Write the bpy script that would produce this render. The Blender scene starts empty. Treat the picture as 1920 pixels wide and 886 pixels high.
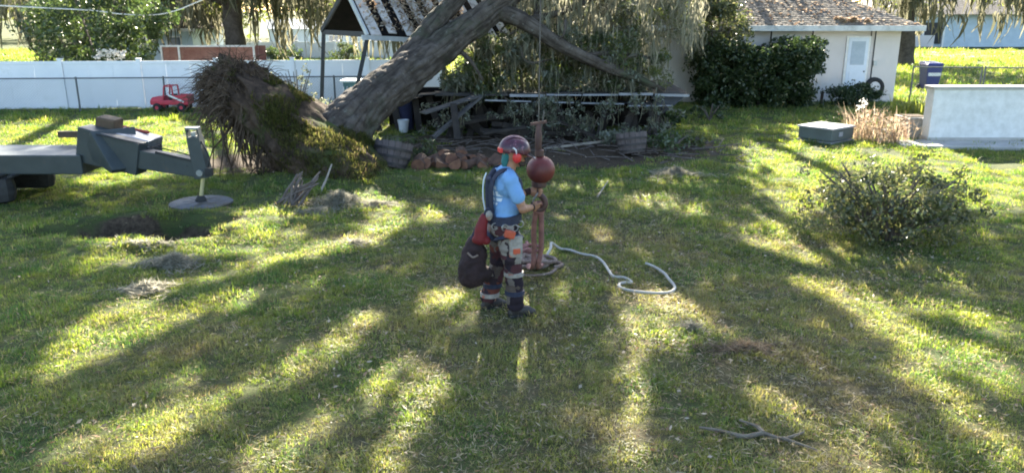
import bpy, bmesh, math, random
import numpy as np
from mathutils import Vector, Matrix, noise as mnoise

R = math.radians
random.seed(7)
rng = np.random.default_rng(11)
scene = bpy.context.scene
COL = scene.collection

# ------------------------------------------------------------------ camera
CAM_H, PITCH, FPX, CX, CY = 2.9, R(15.75), 1500.0, 960.0, 443.0
cam_data = bpy.data.cameras.new('camera')
cam = bpy.data.objects.new('camera', cam_data); COL.objects.link(cam)
cam.location = (0, 0, CAM_H)
cam.rotation_euler = (math.pi / 2 - PITCH, 0, 0)
cam_data.sensor_width = 36.0
cam_data.lens = 36.0 * FPX / 1920.0
cam_data.clip_start = 0.05
cam_data.clip_end = 3000
scene.camera = cam

# ------------------------------------------------------------------ light
SUN_EL, SUN_AZ = R(26.0), R(2.5)          # azimuth from +Y towards +X
world = bpy.data.worlds.new('World'); scene.world = world; world.use_nodes = True
wn = world.node_tree
sky = wn.nodes.new('ShaderNodeTexSky'); sky.sky_type = 'NISHITA'; sky.sun_disc = False
sky.sun_elevation = SUN_EL; sky.sun_rotation = SUN_AZ
sky.dust_density = 1.5; sky.air_density = 1.0; sky.ozone_density = 1.0
bg = wn.nodes['Background']; bg.inputs['Strength'].default_value = 0.063
wn.links.new(sky.outputs[0], bg.inputs['Color'])
sun_d = bpy.data.lights.new('sun', 'SUN'); sun_d.energy = 5.0; sun_d.angle = R(0.55)
sun_d.color = (1.0, 0.91, 0.74)
sun = bpy.data.objects.new('sun', sun_d); COL.objects.link(sun)
sun.rotation_euler = (-(math.pi / 2 - SUN_EL), 0, -SUN_AZ)
sun.location = (0, 30, 30)
scene.view_settings.view_transform = 'Standard'
scene.view_settings.look = 'None'
scene.view_settings.exposure = 3.1
scene.view_settings.gamma = 1.0
scene.render.engine = 'CYCLES'
scene.cycles.max_bounces = 6
scene.cycles.transparent_max_bounces = 4
scene.cycles.use_denoising = True
scene.cycles.filter_width = 1.9

# ------------------------------------------------------------------ pixel <-> place
CP, SP = math.cos(PITCH), math.sin(PITCH)
def G(x, y, z=0.0):
    """point on the level z seen at photograph position x, y"""
    dz = -FPX * SP + (CY - y) * CP
    t = (z - CAM_H) / dz
    return Vector(((x - CX) * t, t * (FPX * CP + (CY - y) * SP), z))
def P(x, y, Y):
    """point at distance Y into the yard"""
    t = Y / (FPX * CP + (CY - y) * SP)
    return Vector(((x - CX) * t, Y, CAM_H + t * (-FPX * SP + (CY - y) * CP)))
def PX(p):
    d = p[1] * CP - (p[2] - CAM_H) * SP
    u = p[1] * SP + (p[2] - CAM_H) * CP
    return CX + FPX * p[0] / d, CY - FPX * u / d

# ------------------------------------------------------------------ materials
MATS = {}
def nt_new(name):
    m = bpy.data.materials.new(name); m.use_nodes = True
    n = m.node_tree; n.nodes.clear()
    out = n.nodes.new('ShaderNodeOutputMaterial')
    MATS[name] = m
    return m, n, out
def mixc(n, fac, a, b):
    mx = n.nodes.new('ShaderNodeMix'); mx.data_type = 'RGBA'
    for sock, v in ((0, fac), (6, a), (7, b)):
        if hasattr(v, 'is_linked') or hasattr(v, 'links'):
            n.links.new(v, mx.inputs[sock])
        else:
            mx.inputs[sock].default_value = v if sock == 0 else (*v, 1.0)
    return mx.outputs[2]
def ramp(n, src, lo, hi):
    mr = n.nodes.new('ShaderNodeMapRange'); mr.inputs[1].default_value = lo; mr.inputs[2].default_value = hi
    n.links.new(src, mr.inputs[0])
    return mr.outputs[0]
def noise_tex(n, co, scale, detail=4, rough=0.6, stretch=None):
    if stretch:
        mp = n.nodes.new('ShaderNodeMapping'); mp.inputs['Scale'].default_value = stretch
        n.links.new(co, mp.inputs[0]); co = mp.outputs[0]
    t = n.nodes.new('ShaderNodeTexNoise'); t.inputs['Scale'].default_value = scale
    t.inputs['Detail'].default_value = detail; t.inputs['Roughness'].default_value = rough
    n.links.new(co, t.inputs['Vector'])
    return t.outputs[0]
def coord(n, world_space=False):
    if world_space:
        return n.nodes.new('ShaderNodeNewGeometry').outputs['Position']
    return n.nodes.new('ShaderNodeTexCoord').outputs['Object']
def surf(name, c1, c2=None, scale=6.0, rough=0.75, bump=0.15, metal=0.0, lo=0.35, hi=0.65, stretch=None, fine=None, bscale=None, c3=None, scale3=1.5, lo3=0.5, hi3=0.6, spec=0.4, island=0.0):
    m, n, out = nt_new(name)
    b = n.nodes.new('ShaderNodeBsdfPrincipled')
    b.inputs['Roughness'].default_value = rough; b.inputs['Metallic'].default_value = metal
    b.inputs['Specular IOR Level'].default_value = spec
    co = coord(n)
    c2 = c2 or tuple(v * 0.7 for v in c1)
    f = noise_tex(n, co, scale, 5, 0.62, stretch)
    col = mixc(n, ramp(n, f, lo, hi), c1, c2)
    if c3:
        f3 = noise_tex(n, co, scale3, 5, 0.7)
        col = mixc(n, ramp(n, f3, lo3, hi3), col, c3)
    if island:
        g = n.nodes.new('ShaderNodeNewGeometry')
        hs = n.nodes.new('ShaderNodeHueSaturation')
        n.links.new(ramp(n, g.outputs['Random Per Island'], 0.0, 1.0), hs.inputs['Value'])
        hs_in = hs.inputs['Value'].links[0].from_node
        hs_in.inputs[3].default_value = 1 - island; hs_in.inputs[4].default_value = 1 + island
        n.links.new(col, hs.inputs['Color']); col = hs.outputs[0]
    n.links.new(col, b.inputs['Base Color'])
    if bump:
        bp = n.nodes.new('ShaderNodeBump'); bp.inputs['Strength'].default_value = min(1, bump)
        bp.inputs['Distance'].default_value = 0.02
        n.links.new(noise_tex(n, co, bscale or scale * 3, 6, 0.65, stretch), bp.inputs['Height'])
        n.links.new(bp.outputs[0], b.inputs['Normal'])
    n.links.new(b.outputs[0], out.inputs[0])
    return m
def leafmat(name, cols, transl=0.45, gloss=0.06, tcol=None, grough=0.4):
    """leaves: colour differs from leaf to leaf, light passes through"""
    m, n, out = nt_new(name)
    g = n.nodes.new('ShaderNodeNewGeometry')
    cr = n.nodes.new('ShaderNodeValToRGB'); cr.color_ramp.interpolation = 'LINEAR'
    while len(cr.color_ramp.elements) < len(cols): cr.color_ramp.elements.new(0.5)
    for i, c in enumerate(cols):
        cr.color_ramp.elements[i].position = i / max(1, len(cols) - 1); cr.color_ramp.elements[i].color = (*c, 1)
    n.links.new(g.outputs['Random Per Island'], cr.inputs[0])
    d = n.nodes.new('ShaderNodeBsdfDiffuse'); t = n.nodes.new('ShaderNodeBsdfTranslucent'); gl = n.nodes.new('ShaderNodeBsdfGlossy')
    gl.inputs['Roughness'].default_value = grough
    n.links.new(cr.outputs[0], d.inputs[0])
    hs = n.nodes.new('ShaderNodeHueSaturation'); hs.inputs['Hue'].default_value = 0.48; hs.inputs['Saturation'].default_value = 1.1; hs.inputs['Value'].default_value = 1.6
    n.links.new(cr.outputs[0], hs.inputs['Color']); n.links.new(hs.outputs[0], t.inputs[0])
    mx = n.nodes.new('ShaderNodeMixShader'); mx.inputs[0].default_value = transl
    n.links.new(d.outputs[0], mx.inputs[1]); n.links.new(t.outputs[0], mx.inputs[2])
    m2 = n.nodes.new('ShaderNodeMixShader'); m2.inputs[0].default_value = gloss
    n.links.new(mx.outputs[0], m2.inputs[1]); n.links.new(gl.outputs[0], m2.inputs[2])
    n.links.new(m2.outputs[0], out.inputs[0])
    return m

def lawn_patches(n, co):
    """mask 0..1 of dry straw patches, mask of yellow patches"""
    # the middle of the lawn is walked dry, the edges stay lush
    vd = n.nodes.new('ShaderNodeVectorMath'); vd.operation = 'MULTIPLY_ADD'; vd.inputs[1].default_value = (0.20, 0.13, 0.0); vd.inputs[2].default_value = (-0.22, -0.90, 0.0)
    n.links.new(co, vd.inputs[0])
    vl = n.nodes.new('ShaderNodeVectorMath'); vl.operation = 'LENGTH'; n.links.new(vd.outputs[0], vl.inputs[0])
    off = n.nodes.new('ShaderNodeMath'); off.operation = 'MULTIPLY_ADD'; off.inputs[1].default_value = -0.13; off.inputs[2].default_value = 0.10
    n.links.new(vl.outputs['Value'], off.inputs[0])
    sm_ = n.nodes.new('ShaderNodeMath'); sm_.operation = 'ADD'
    n.links.new(noise_tex(n, co, 0.55, 6, 0.7), sm_.inputs[0]); n.links.new(off.outputs[0], sm_.inputs[1])
    a = ramp(n, sm_.outputs[0], 0.49, 0.66)
    b = ramp(n, noise_tex(n, co, 1.7, 5, 0.65), 0.38, 0.64)
    return a, b
def make_lawn_mat():
    m, n, out = nt_new('lawn_soil_and_turf')
    co = coord(n, True)
    a, b = lawn_patches(n, co)
    col = mixc(n, b, (0.050, 0.084, 0.024), (0.105, 0.125, 0.036))
    col = mixc(n, a, col, (0.115, 0.098, 0.055))
    fine = ramp(n, noise_tex(n, co, 45, 4, 0.7), 0.35, 0.7)
    col = mixc(n, fine, col, (0.055, 0.05, 0.03))
    # bare mulch and soil round the crushed shed and in the root hole
    sep = n.nodes.new('ShaderNodeAttribute'); sep.attribute_name = 'soil'
    wob = n.nodes.new('ShaderNodeMath'); wob.operation = 'MULTIPLY_ADD'
    n.links.new(noise_tex(n, co, 1.3, 6, 0.7), wob.inputs[0]); wob.inputs[1].default_value = 1.0; wob.inputs[2].default_value = -0.5
    ad = n.nodes.new('ShaderNodeMath'); ad.operation = 'ADD'
    n.links.new(sep.outputs['Fac'], ad.inputs[0]); n.links.new(wob.outputs[0], ad.inputs[1])
    soilc = mixc(n, ramp(n, noise_tex(n, co, 14, 6, 0.7), 0.35, 0.65), (0.035, 0.026, 0.019), (0.10, 0.075, 0.052))
    col = mixc(n, ramp(n, ad.outputs[0], 0.42, 0.60), col, soilc)
    p = n.nodes.new('ShaderNodeBsdfPrincipled'); p.inputs['Roughness'].default_value = 0.95; p.inputs['Specular IOR Level'].default_value = 0.1
    n.links.new(col, p.inputs['Base Color'])
    bp = n.nodes.new('ShaderNodeBump'); bp.inputs['Strength'].default_value = 0.8; bp.inputs['Distance'].default_value = 0.03
    n.links.new(noise_tex(n, co, 30, 6, 0.7), bp.inputs['Height']); n.links.new(bp.outputs[0], p.inputs['Normal'])
    n.links.new(p.outputs[0], out.inputs[0])
    return m
def make_grass_mat():
    m, n, out = nt_new('grass_blades')
    co = coord(n, True)
    a, b = lawn_patches(n, co)
    oi = n.nodes.new('ShaderNodeObjectInfo')
    g = n.nodes.new('ShaderNodeNewGeometry')
    col = mixc(n, b, (0.062, 0.122, 0.033), (0.150, 0.185, 0.044))
    col = mixc(n, a, col, (0.17, 0.165, 0.065))
    dry = ramp(n, g.outputs['Random Per Island'], 0.80, 0.92)
    col = mixc(n, dry, col, (0.28, 0.25, 0.12))
    hs = n.nodes.new('ShaderNodeHueSaturation')
    mr = n.nodes.new('ShaderNodeMapRange'); mr.inputs[3].default_value = 0.7; mr.inputs[4].default_value = 1.35
    n.links.new(oi.outputs['Random'], mr.inputs[0]); n.links.new(mr.outputs[0], hs.inputs['Value'])
    n.links.new(col, hs.inputs['Color']); col = hs.outputs[0]
    d = n.nodes.new('ShaderNodeBsdfDiffuse'); t = n.nodes.new('ShaderNodeBsdfTranslucent'); gl = n.nodes.new('ShaderNodeBsdfGlossy')
    gl.inputs['Roughness'].default_value = 0.45
    n.links.new(col, d.inputs[0])
    h2 = n.nodes.new('ShaderNodeHueSaturation'); h2.inputs['Hue'].default_value = 0.485; h2.inputs['Value'].default_value = 2.3; h2.inputs['Saturation'].default_value = 1.25
    n.links.new(col, h2.inputs['Color']); n.links.new(h2.outputs[0], t.inputs[0])
    mx = n.nodes.new('ShaderNodeMixShader'); mx.inputs[0].default_value = 0.52
    n.links.new(d.outputs[0], mx.inputs[1]); n.links.new(t.outputs[0], mx.inputs[2])
    m2 = n.nodes.new('ShaderNodeMixShader'); m2.inputs[0].default_value = 0.04
    n.links.new(mx.outputs[0], m2.inputs[1]); n.links.new(gl.outputs[0], m2.inputs[2])
    n.links.new(m2.outputs[0], out.inputs[0])
    return m

M = dict(
    lawn=make_lawn_mat(), grass=make_grass_mat(),
    vinyl=surf('white_vinyl', (0.82, 0.84, 0.88), (0.74, 0.77, 0.81), 1.2, 0.45, 0.03, c3=(0.42, 0.46, 0.44), scale3=0.8, lo3=0.62, hi3=0.85),
    galv=surf('dark_galvanised_wire', (0.10, 0.11, 0.12), (0.16, 0.17, 0.18), 8, 0.55, 0.05, metal=0.4),
    bark=surf('grey_oak_bark', (0.042, 0.036, 0.032), (0.135, 0.115, 0.098), 5.0, 0.92, 1.0, bscale=16, stretch=(1.0, 1.0, 0.45), c3=(0.055, 0.068, 0.040), scale3=1.1, lo3=0.48, hi3=0.66, spec=0.15),
    bark_far=surf('dark_oak_bark', (0.06, 0.05, 0.04), (0.11, 0.095, 0.08), 4, 0.95, 0.6, spec=0.1),
    soil=surf('clinging_root_soil', (0.030, 0.022, 0.017), (0.085, 0.060, 0.043), 4.5, 0.98, 1.0, bscale=14, c3=(0.055, 0.075, 0.022), scale3=0.9, lo3=0.50, hi3=0.62, spec=0.08),
    root=surf('torn_root_bark', (0.045, 0.032, 0.024), (0.135, 0.10, 0.072), 7, 0.95, 0.6, spec=0.1),
    oak=leafmat('oak_leaves', [(0.030, 0.050, 0.016), (0.050, 0.078, 0.022), (0.070, 0.098, 0.030), (0.055, 0.070, 0.035)], 0.42, 0.07),
    oak_lit=leafmat('sunlit_oak_leaves', [(0.05, 0.08, 0.02), (0.085, 0.115, 0.03), (0.13, 0.15, 0.045), (0.07, 0.085, 0.04)], 0.5, 0.04),  # lit copy of the oak leaves, sunlight put into the lighter colour
    greyleaf=leafmat('grey_backed_leaves', [(0.07, 0.092, 0.052), (0.13, 0.148, 0.10), (0.20, 0.215, 0.165), (0.04, 0.06, 0.026)], 0.42, 0.05),
    moss=leafmat('spanish_moss', [(0.075, 0.08, 0.055), (0.13, 0.13, 0.09), (0.19, 0.185, 0.125)], 0.36, 0.0),
    drymoss=leafmat('brown_matted_moss', [(0.10, 0.08, 0.055), (0.18, 0.145, 0.10), (0.26, 0.22, 0.16)], 0.35, 0.0),
    groundmoss=leafmat('fallen_grey_moss', [(0.15, 0.145, 0.115), (0.24, 0.235, 0.19), (0.33, 0.32, 0.26)], 0.45, 0.0),
    crownmoss=leafmat('pale_spanish_moss', [(0.12, 0.125, 0.09), (0.20, 0.20, 0.15), (0.28, 0.275, 0.205)], 0.42, 0.0),
    hedge=leafmat('dark_hedge_leaves', [(0.018, 0.034, 0.012), (0.028, 0.050, 0.018), (0.042, 0.066, 0.024)], 0.25, 0.04),
    bush=leafmat('glossy_bush_leaves', [(0.032, 0.048, 0.020), (0.055, 0.075, 0.028), (0.085, 0.105, 0.042), (0.14, 0.14, 0.07)], 0.42, 0.06, grough=0.35),
    bushlit=leafmat('sunlit_bush_leaves', [(0.06, 0.08, 0.03), (0.11, 0.12, 0.045), (0.16, 0.16, 0.075)], 0.45, 0.05),  # lighter leaf colour paints the sunlight on the bush
    citrus=leafmat('bright_green_leaves', [(0.028, 0.052, 0.017), (0.045, 0.078, 0.024), (0.075, 0.105, 0.034)], 0.42, 0.06),
    mossgreen=leafmat('green_moss_and_turf', [(0.042, 0.056, 0.018), (0.075, 0.088, 0.025), (0.115, 0.12, 0.035), (0.085, 0.068, 0.04)], 0.4, 0.0),
    turf_lit=leafmat('sunlit_ridge_turf', [(0.055, 0.072, 0.024), (0.10, 0.115, 0.036), (0.145, 0.14, 0.055), (0.10, 0.08, 0.05)], 0.5, 0.0),  # turf colour brightened to paint the sunlit ridge
    dryleaf=leafmat('dry_fallen_leaves', [(0.14, 0.10, 0.06), (0.22, 0.16, 0.10), (0.33, 0.27, 0.19), (0.42, 0.37, 0.29)], 0.25, 0.04),
    litter=leafmat('brown_leaf_litter', [(0.09, 0.06, 0.035), (0.17, 0.12, 0.07), (0.26, 0.20, 0.13)], 0.2, 0.03),
    straw=leafmat('dead_grass_straw', [(0.16, 0.13, 0.075), (0.27, 0.235, 0.15), (0.38, 0.345, 0.24)], 0.35, 0.02),
    drygrass=leafmat('dry_tan_stems', [(0.30, 0.25, 0.17), (0.42, 0.36, 0.26), (0.26, 0.18, 0.12)], 0.35, 0.0),
    blossom=leafmat('pale_blossom', [(0.75, 0.72, 0.68), (0.62, 0.62, 0.60)], 0.3, 0.0),
    machine=surf('grey_green_machine_paint', (0.044, 0.056, 0.060), (0.032, 0.042, 0.046), 3, 0.5, 0.04, c3=(0.065, 0.062, 0.055), scale3=5, lo3=0.58, hi3=0.72),
    machine_dk=surf('black_machine_rubber', (0.02, 0.021, 0.022), (0.035, 0.035, 0.035), 9, 0.8, 0.2),
    silver=surf('worn_bare_metal', (0.30, 0.33, 0.37), (0.20, 0.22, 0.25), 9, 0.4, 0.05, metal=0.7),
    chrome=surf('bright_piston_rod', (0.62, 0.58, 0.36), (0.55, 0.50, 0.28), 9, 0.3, 0.02, metal=0.5),
    padmat=surf('grey_composite_pad', (0.11, 0.12, 0.135), (0.06, 0.068, 0.075), 5, 0.7, 0.1, c3=(0.06, 0.055, 0.04), scale3=3, lo3=0.55, hi3=0.65),
    redpipe=surf('faded_red_paint', (0.42, 0.075, 0.055), (0.30, 0.05, 0.04), 8, 0.5, 0.05),
    toyred=surf('red_toy_plastic', (0.52, 0.035, 0.07), (0.38, 0.03, 0.05), 8, 0.42, 0.03),
    brownmetal=surf('brown_rusted_metal', (0.07, 0.055, 0.035), (0.11, 0.07, 0.045), 8, 0.8, 0.15),
    rust=surf('rust_red_sheet', (0.21, 0.085, 0.062), (0.30, 0.15, 0.115), 2.2, 0.75, 0.1, c3=(0.36, 0.24, 0.19), scale3=1.2, lo3=0.55, hi3=0.7),
    whitepaint=surf('white_paint', (0.74, 0.74, 0.73), (0.60, 0.60, 0.58), 5, 0.5, 0.05),
    stucco=surf('beige_stucco', (0.62, 0.585, 0.57), (0.56, 0.53, 0.515), 1.1, 0.9, 0.25, bscale=60, c3=(0.45, 0.40, 0.33), scale3=0.9, lo3=0.60, hi3=0.85),
    paleblue=surf('pale_blue_siding', (0.50, 0.60, 0.68), (0.42, 0.52, 0.60), 2, 0.7, 0.05),
    shingle=surf('weathered_grey_shingle', (0.20, 0.175, 0.15), (0.12, 0.105, 0.092), 7, 0.95, 0.5, bscale=40, c3=(0.27, 0.235, 0.19), scale3=1.0, lo3=0.48, hi3=0.68, spec=0.1, island=0.22),
    darkshingle=surf('dark_shingle', (0.045, 0.04, 0.038), (0.09, 0.08, 0.07), 3, 0.95, 0.3, spec=0.1),
    fascia=surf('grey_white_fascia', (0.56, 0.58, 0.58), (0.40, 0.42, 0.42), 4, 0.6, 0.05, c3=(0.25, 0.25, 0.24), scale3=3, lo3=0.6, hi3=0.75),
    doorblue=surf('pale_blue_door', (0.60, 0.67, 0.76), (0.54, 0.60, 0.68), 3, 0.5, 0.02),
    glass=surf('dull_window_glass', (0.16, 0.20, 0.25), (0.10, 0.13, 0.17), 3, 0.12, 0.0),
    paleglass=surf('pale_door_glass', (0.40, 0.47, 0.55), (0.33, 0.40, 0.48), 3, 0.15, 0.0),
    tire=surf('black_tire_rubber', (0.018, 0.018, 0.019), (0.03, 0.03, 0.03), 20, 0.8, 0.3),
    darkwood=surf('dark_timber', (0.020, 0.017, 0.015), (0.042, 0.034, 0.029), 6, 0.85, 0.4, stretch=(1, 1, 0.3)),  # dark brown timber tone
    shadeblack=surf('shade_black_board', (0.010, 0.009, 0.009), (0.018, 0.015, 0.014), 5, 0.9, 0.3, spec=0.1),  # near-black so the shade under the roofs sits in the colour
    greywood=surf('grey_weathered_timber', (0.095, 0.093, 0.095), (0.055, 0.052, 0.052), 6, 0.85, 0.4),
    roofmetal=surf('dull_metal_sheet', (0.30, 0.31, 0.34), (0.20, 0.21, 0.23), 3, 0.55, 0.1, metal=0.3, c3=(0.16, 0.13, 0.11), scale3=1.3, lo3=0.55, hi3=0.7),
    shademetal=surf('shaded_metal_sheet', (0.05, 0.048, 0.048), (0.09, 0.085, 0.08), 3, 0.85, 0.2, c3=(0.10, 0.075, 0.055), scale3=1.5, lo3=0.5, hi3=0.65, spec=0.1),  # sheet metal darkened, shade on the crushed roof put into the colour
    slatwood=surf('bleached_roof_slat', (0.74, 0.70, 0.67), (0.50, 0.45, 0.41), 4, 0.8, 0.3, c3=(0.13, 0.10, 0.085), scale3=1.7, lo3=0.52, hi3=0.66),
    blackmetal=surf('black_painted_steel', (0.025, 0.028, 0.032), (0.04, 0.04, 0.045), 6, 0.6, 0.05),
    barrel=surf('weathered_oak_stave', (0.135, 0.11, 0.108), (0.08, 0.065, 0.062), 8, 0.85, 0.4, stretch=(1, 1, 0.25), island=0.25),
    hoop=surf('dark_iron_hoop', (0.05, 0.048, 0.05), (0.08, 0.07, 0.065), 9, 0.6, 0.1, metal=0.6),
    logbark=surf('red_brown_log_bark', (0.06, 0.037, 0.028), (0.12, 0.066, 0.045), 7, 0.95, 0.6),
    logface=surf('split_log_wood', (0.21, 0.10, 0.06), (0.12, 0.058, 0.038), 9, 0.85, 0.3),
    bucket=surf('white_bucket_plastic', (0.62, 0.65, 0.70), (0.50, 0.53, 0.58), 6, 0.5, 0.03),
    navyplastic=surf('navy_plastic', (0.025, 0.03, 0.075), (0.035, 0.04, 0.09), 5, 0.5, 0.03),
    teal=surf('teal_paint', (0.10, 0.21, 0.23), (0.07, 0.15, 0.17), 4, 0.6, 0.05),
    tealtop=surf('pale_table_top', (0.60, 0.68, 0.70), (0.52, 0.60, 0.62), 3, 0.5, 0.03),
    boxgrey=surf('grey_green_cabinet', (0.115, 0.135, 0.13), (0.09, 0.105, 0.10), 3, 0.6, 0.05),
    boxlid=surf('grey_cabinet_lid', (0.34, 0.34, 0.36), (0.26, 0.26, 0.28), 4, 0.55, 0.05),
    concrete=surf('pale_concrete', (0.46, 0.44, 0.41), (0.36, 0.345, 0.32), 3, 0.9, 0.3),
    planter=surf('grey_concrete_block', (0.26, 0.26, 0.25), (0.18, 0.18, 0.17), 7, 0.95, 0.4),
    asphalt=surf('grey_asphalt', (0.15, 0.155, 0.165), (0.11, 0.115, 0.12), 3, 0.9, 0.2),
    bluebin=surf('dark_blue_bin', (0.03, 0.04, 0.16), (0.04, 0.05, 0.19), 3, 0.45, 0.02),
    ropew=surf('white_rope', (0.47, 0.45, 0.41), (0.34, 0.32, 0.28), 60, 0.85, 0.5),
    ropet=surf('tan_rope', (0.25, 0.19, 0.155), (0.15, 0.105, 0.09), 40, 0.85, 0.5),
    sling=surf('faded_red_sling', (0.27, 0.13, 0.115), (0.17, 0.08, 0.075), 14, 0.85, 0.3),
    ballred=surf('dull_red_ball', (0.15, 0.026, 0.022), (0.075, 0.02, 0.018), 5, 0.5, 0.08, c3=(0.07, 0.035, 0.03), scale3=7, lo3=0.55, hi3=0.68),
    iron=surf('oily_rust_iron', (0.075, 0.045, 0.042), (0.11, 0.06, 0.05), 12, 0.6, 0.15, metal=0.4),
    skin=surf('tanned_skin', (0.36, 0.185, 0.115), (0.30, 0.15, 0.09), 12, 0.55, 0.05),
    hair=surf('dark_beard', (0.035, 0.024, 0.018), (0.06, 0.04, 0.03), 60, 0.8, 0.6),
    tee=surf('light_blue_cotton', (0.175, 0.345, 0.60), (0.15, 0.295, 0.53), 5, 0.9, 0.35, bscale=9),
    teeprint=surf('white_shirt_print', (0.68, 0.74, 0.82), (0.60, 0.68, 0.78), 9, 0.9, 0.1),
    harness=surf('navy_harness_webbing', (0.018, 0.022, 0.045), (0.03, 0.035, 0.06), 30, 0.8, 0.2),
    steel=surf('grey_steel_clip', (0.42, 0.43, 0.46), (0.30, 0.31, 0.33), 9, 0.35, 0.02, metal=0.8),
    boot=surf('black_boot_leather', (0.020, 0.018, 0.018), (0.045, 0.038, 0.035), 9, 0.6, 0.2),
    helmet=surf('maroon_helmet_shell', (0.105, 0.026, 0.040), (0.035, 0.020, 0.035), 13, 0.28, 0.0, c3=(0.20, 0.09, 0.12), scale3=19, lo3=0.55, hi3=0.60),
    muff=surf('red_ear_muff', (0.60, 0.035, 0.035), (0.48, 0.03, 0.03), 6, 0.4, 0.02),
    muffwhite=surf('white_muff_arm', (0.62, 0.60, 0.62), (0.5, 0.48, 0.5), 6, 0.4, 0.02),
    greencloth=surf('teal_neck_cloth', (0.03, 0.17, 0.17), (0.025, 0.12, 0.13), 12, 0.9, 0.1),
    bagbrown=surf('dark_brown_canvas', (0.018, 0.010, 0.011), (0.032, 0.017, 0.018), 9, 0.9, 0.4),
    bagred=surf('dark_red_nylon', (0.17, 0.012, 0.016), (0.11, 0.009, 0.012), 8, 0.7, 0.3),
    pouchw=surf('cream_pouch_nylon', (0.34, 0.31, 0.27), (0.19, 0.17, 0.155), 18, 0.85, 0.3, c3=(0.36, 0.13, 0.085), scale3=9, lo3=0.55, hi3=0.60),
    orange=surf('orange_plastic', (0.50, 0.095, 0.045), (0.38, 0.07, 0.035), 9, 0.5, 0.03),
    cable=surf('pale_cable', (0.55, 0.56, 0.55), (0.45, 0.46, 0.45), 5, 0.6, 0.0),
    wire=surf('dark_steel_wire_rope', (0.07, 0.065, 0.065), (0.12, 0.11, 0.10), 40, 0.55, 0.2, metal=0.5),
    stick=surf('pale_dead_wood', (0.34, 0.30, 0.25), (0.22, 0.19, 0.155), 9, 0.9, 0.4),
    branchwood=surf('grey_brown_branch', (0.21, 0.18, 0.135), (0.12, 0.10, 0.075), 12, 0.95, 0.5),
    darkstick=surf('dark_dead_wood', (0.085, 0.07, 0.065), (0.15, 0.125, 0.11), 9, 0.9, 0.4),
    strawweed=leafmat('yellow_green_blades', [(0.12, 0.16, 0.03), (0.18, 0.20, 0.05), (0.10, 0.13, 0.03)], 0.5, 0.03),
)
def make_bark():
    m, n, out = nt_new('furrowed_oak_bark')
    co = coord(n)
    fa = n.nodes.new('ShaderNodeAttribute'); fa.attribute_name = 'furrow'
    col = mixc(n, ramp(n, noise_tex(n, co, 4.0, 6, 0.65), 0.35, 0.66), (0.062, 0.050, 0.042), (0.135, 0.115, 0.098))
    col = mixc(n, ramp(n, noise_tex(n, co, 1.1, 5, 0.7), 0.50, 0.68), col, (0.062, 0.072, 0.045))
    col = mixc(n, ramp(n, noise_tex(n, co, 9.0, 5, 0.7), 0.60, 0.72), col, (0.19, 0.185, 0.165))
    col = mixc(n, ramp(n, fa.outputs['Fac'], 0.40, 1.25), col, (0.028, 0.023, 0.019))
    p = n.nodes.new('ShaderNodeBsdfPrincipled'); p.inputs['Roughness'].default_value = 0.95; p.inputs['Specular IOR Level'].default_value = 0.12
    n.links.new(col, p.inputs['Base Color'])
    bp = n.nodes.new('ShaderNodeBump'); bp.inputs['Strength'].default_value = 0.9; bp.inputs['Distance'].default_value = 0.03
    n.links.new(noise_tex(n, co, 18, 6, 0.7), bp.inputs['Height']); n.links.new(bp.outputs[0], p.inputs['Normal'])
    n.links.new(p.outputs[0], out.inputs[0])
    return m
M['bark'] = make_bark()
def make_camo():
    m, n, out = nt_new('patterned_work_trousers')
    co = coord(n)
    v = n.nodes.new('ShaderNodeTexVoronoi'); v.inputs['Scale'].default_value = 8.5; v.inputs['Randomness'].default_value = 1.0
    wob = n.nodes.new('ShaderNodeVectorMath'); wob.operation = 'MULTIPLY_ADD'
    nz = n.nodes.new('ShaderNodeTexNoise'); nz.inputs['Scale'].default_value = 14
    n.links.new(co, nz.inputs['Vector'])
    n.links.new(nz.outputs[1], wob.inputs[0]); wob.inputs[1].default_value = (0.13, 0.13, 0.13); n.links.new(co, wob.inputs[2])
    n.links.new(wob.outputs[0], v.inputs['Vector'])
    sp = n.nodes.new('ShaderNodeSeparateColor'); n.links.new(v.outputs['Color'], sp.inputs[0])
    cr = n.nodes.new('ShaderNodeValToRGB'); cr.color_ramp.interpolation = 'CONSTANT'
    cols = [(0.024, 0.018, 0.024), (0.13, 0.11, 0.098), (0.065, 0.027, 0.030), (0.225, 0.20, 0.18), (0.036, 0.026, 0.033), (0.085, 0.066, 0.056), (0.13, 0.045, 0.032)]
    while len(cr.color_ramp.elements) < len(cols): cr.color_ramp.elements.new(0.5)
    for i, c in enumerate(cols):
        cr.color_ramp.elements[i].position = [0, .28, .40, .58, .68, .86, .95][i]; cr.color_ramp.elements[i].color = (*c, 1)
    n.links.new(sp.outputs[0], cr.inputs[0])
    p = n.nodes.new('ShaderNodeBsdfPrincipled'); p.inputs['Roughness'].default_value = 0.92; p.inputs['Specular IOR Level'].default_value = 0.15
    n.links.new(cr.outputs[0], p.inputs['Base Color'])
    bp = n.nodes.new('ShaderNodeBump'); bp.inputs['Strength'].default_value = 0.6; bp.inputs['Distance'].default_value = 0.02
    n.links.new(noise_tex(n, co, 16, 4), bp.inputs['Height']); n.links.new(bp.outputs[0], p.inputs['Normal'])
    n.links.new(p.outputs[0], out.inputs[0])
    return m
M['camo'] = make_camo()

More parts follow.
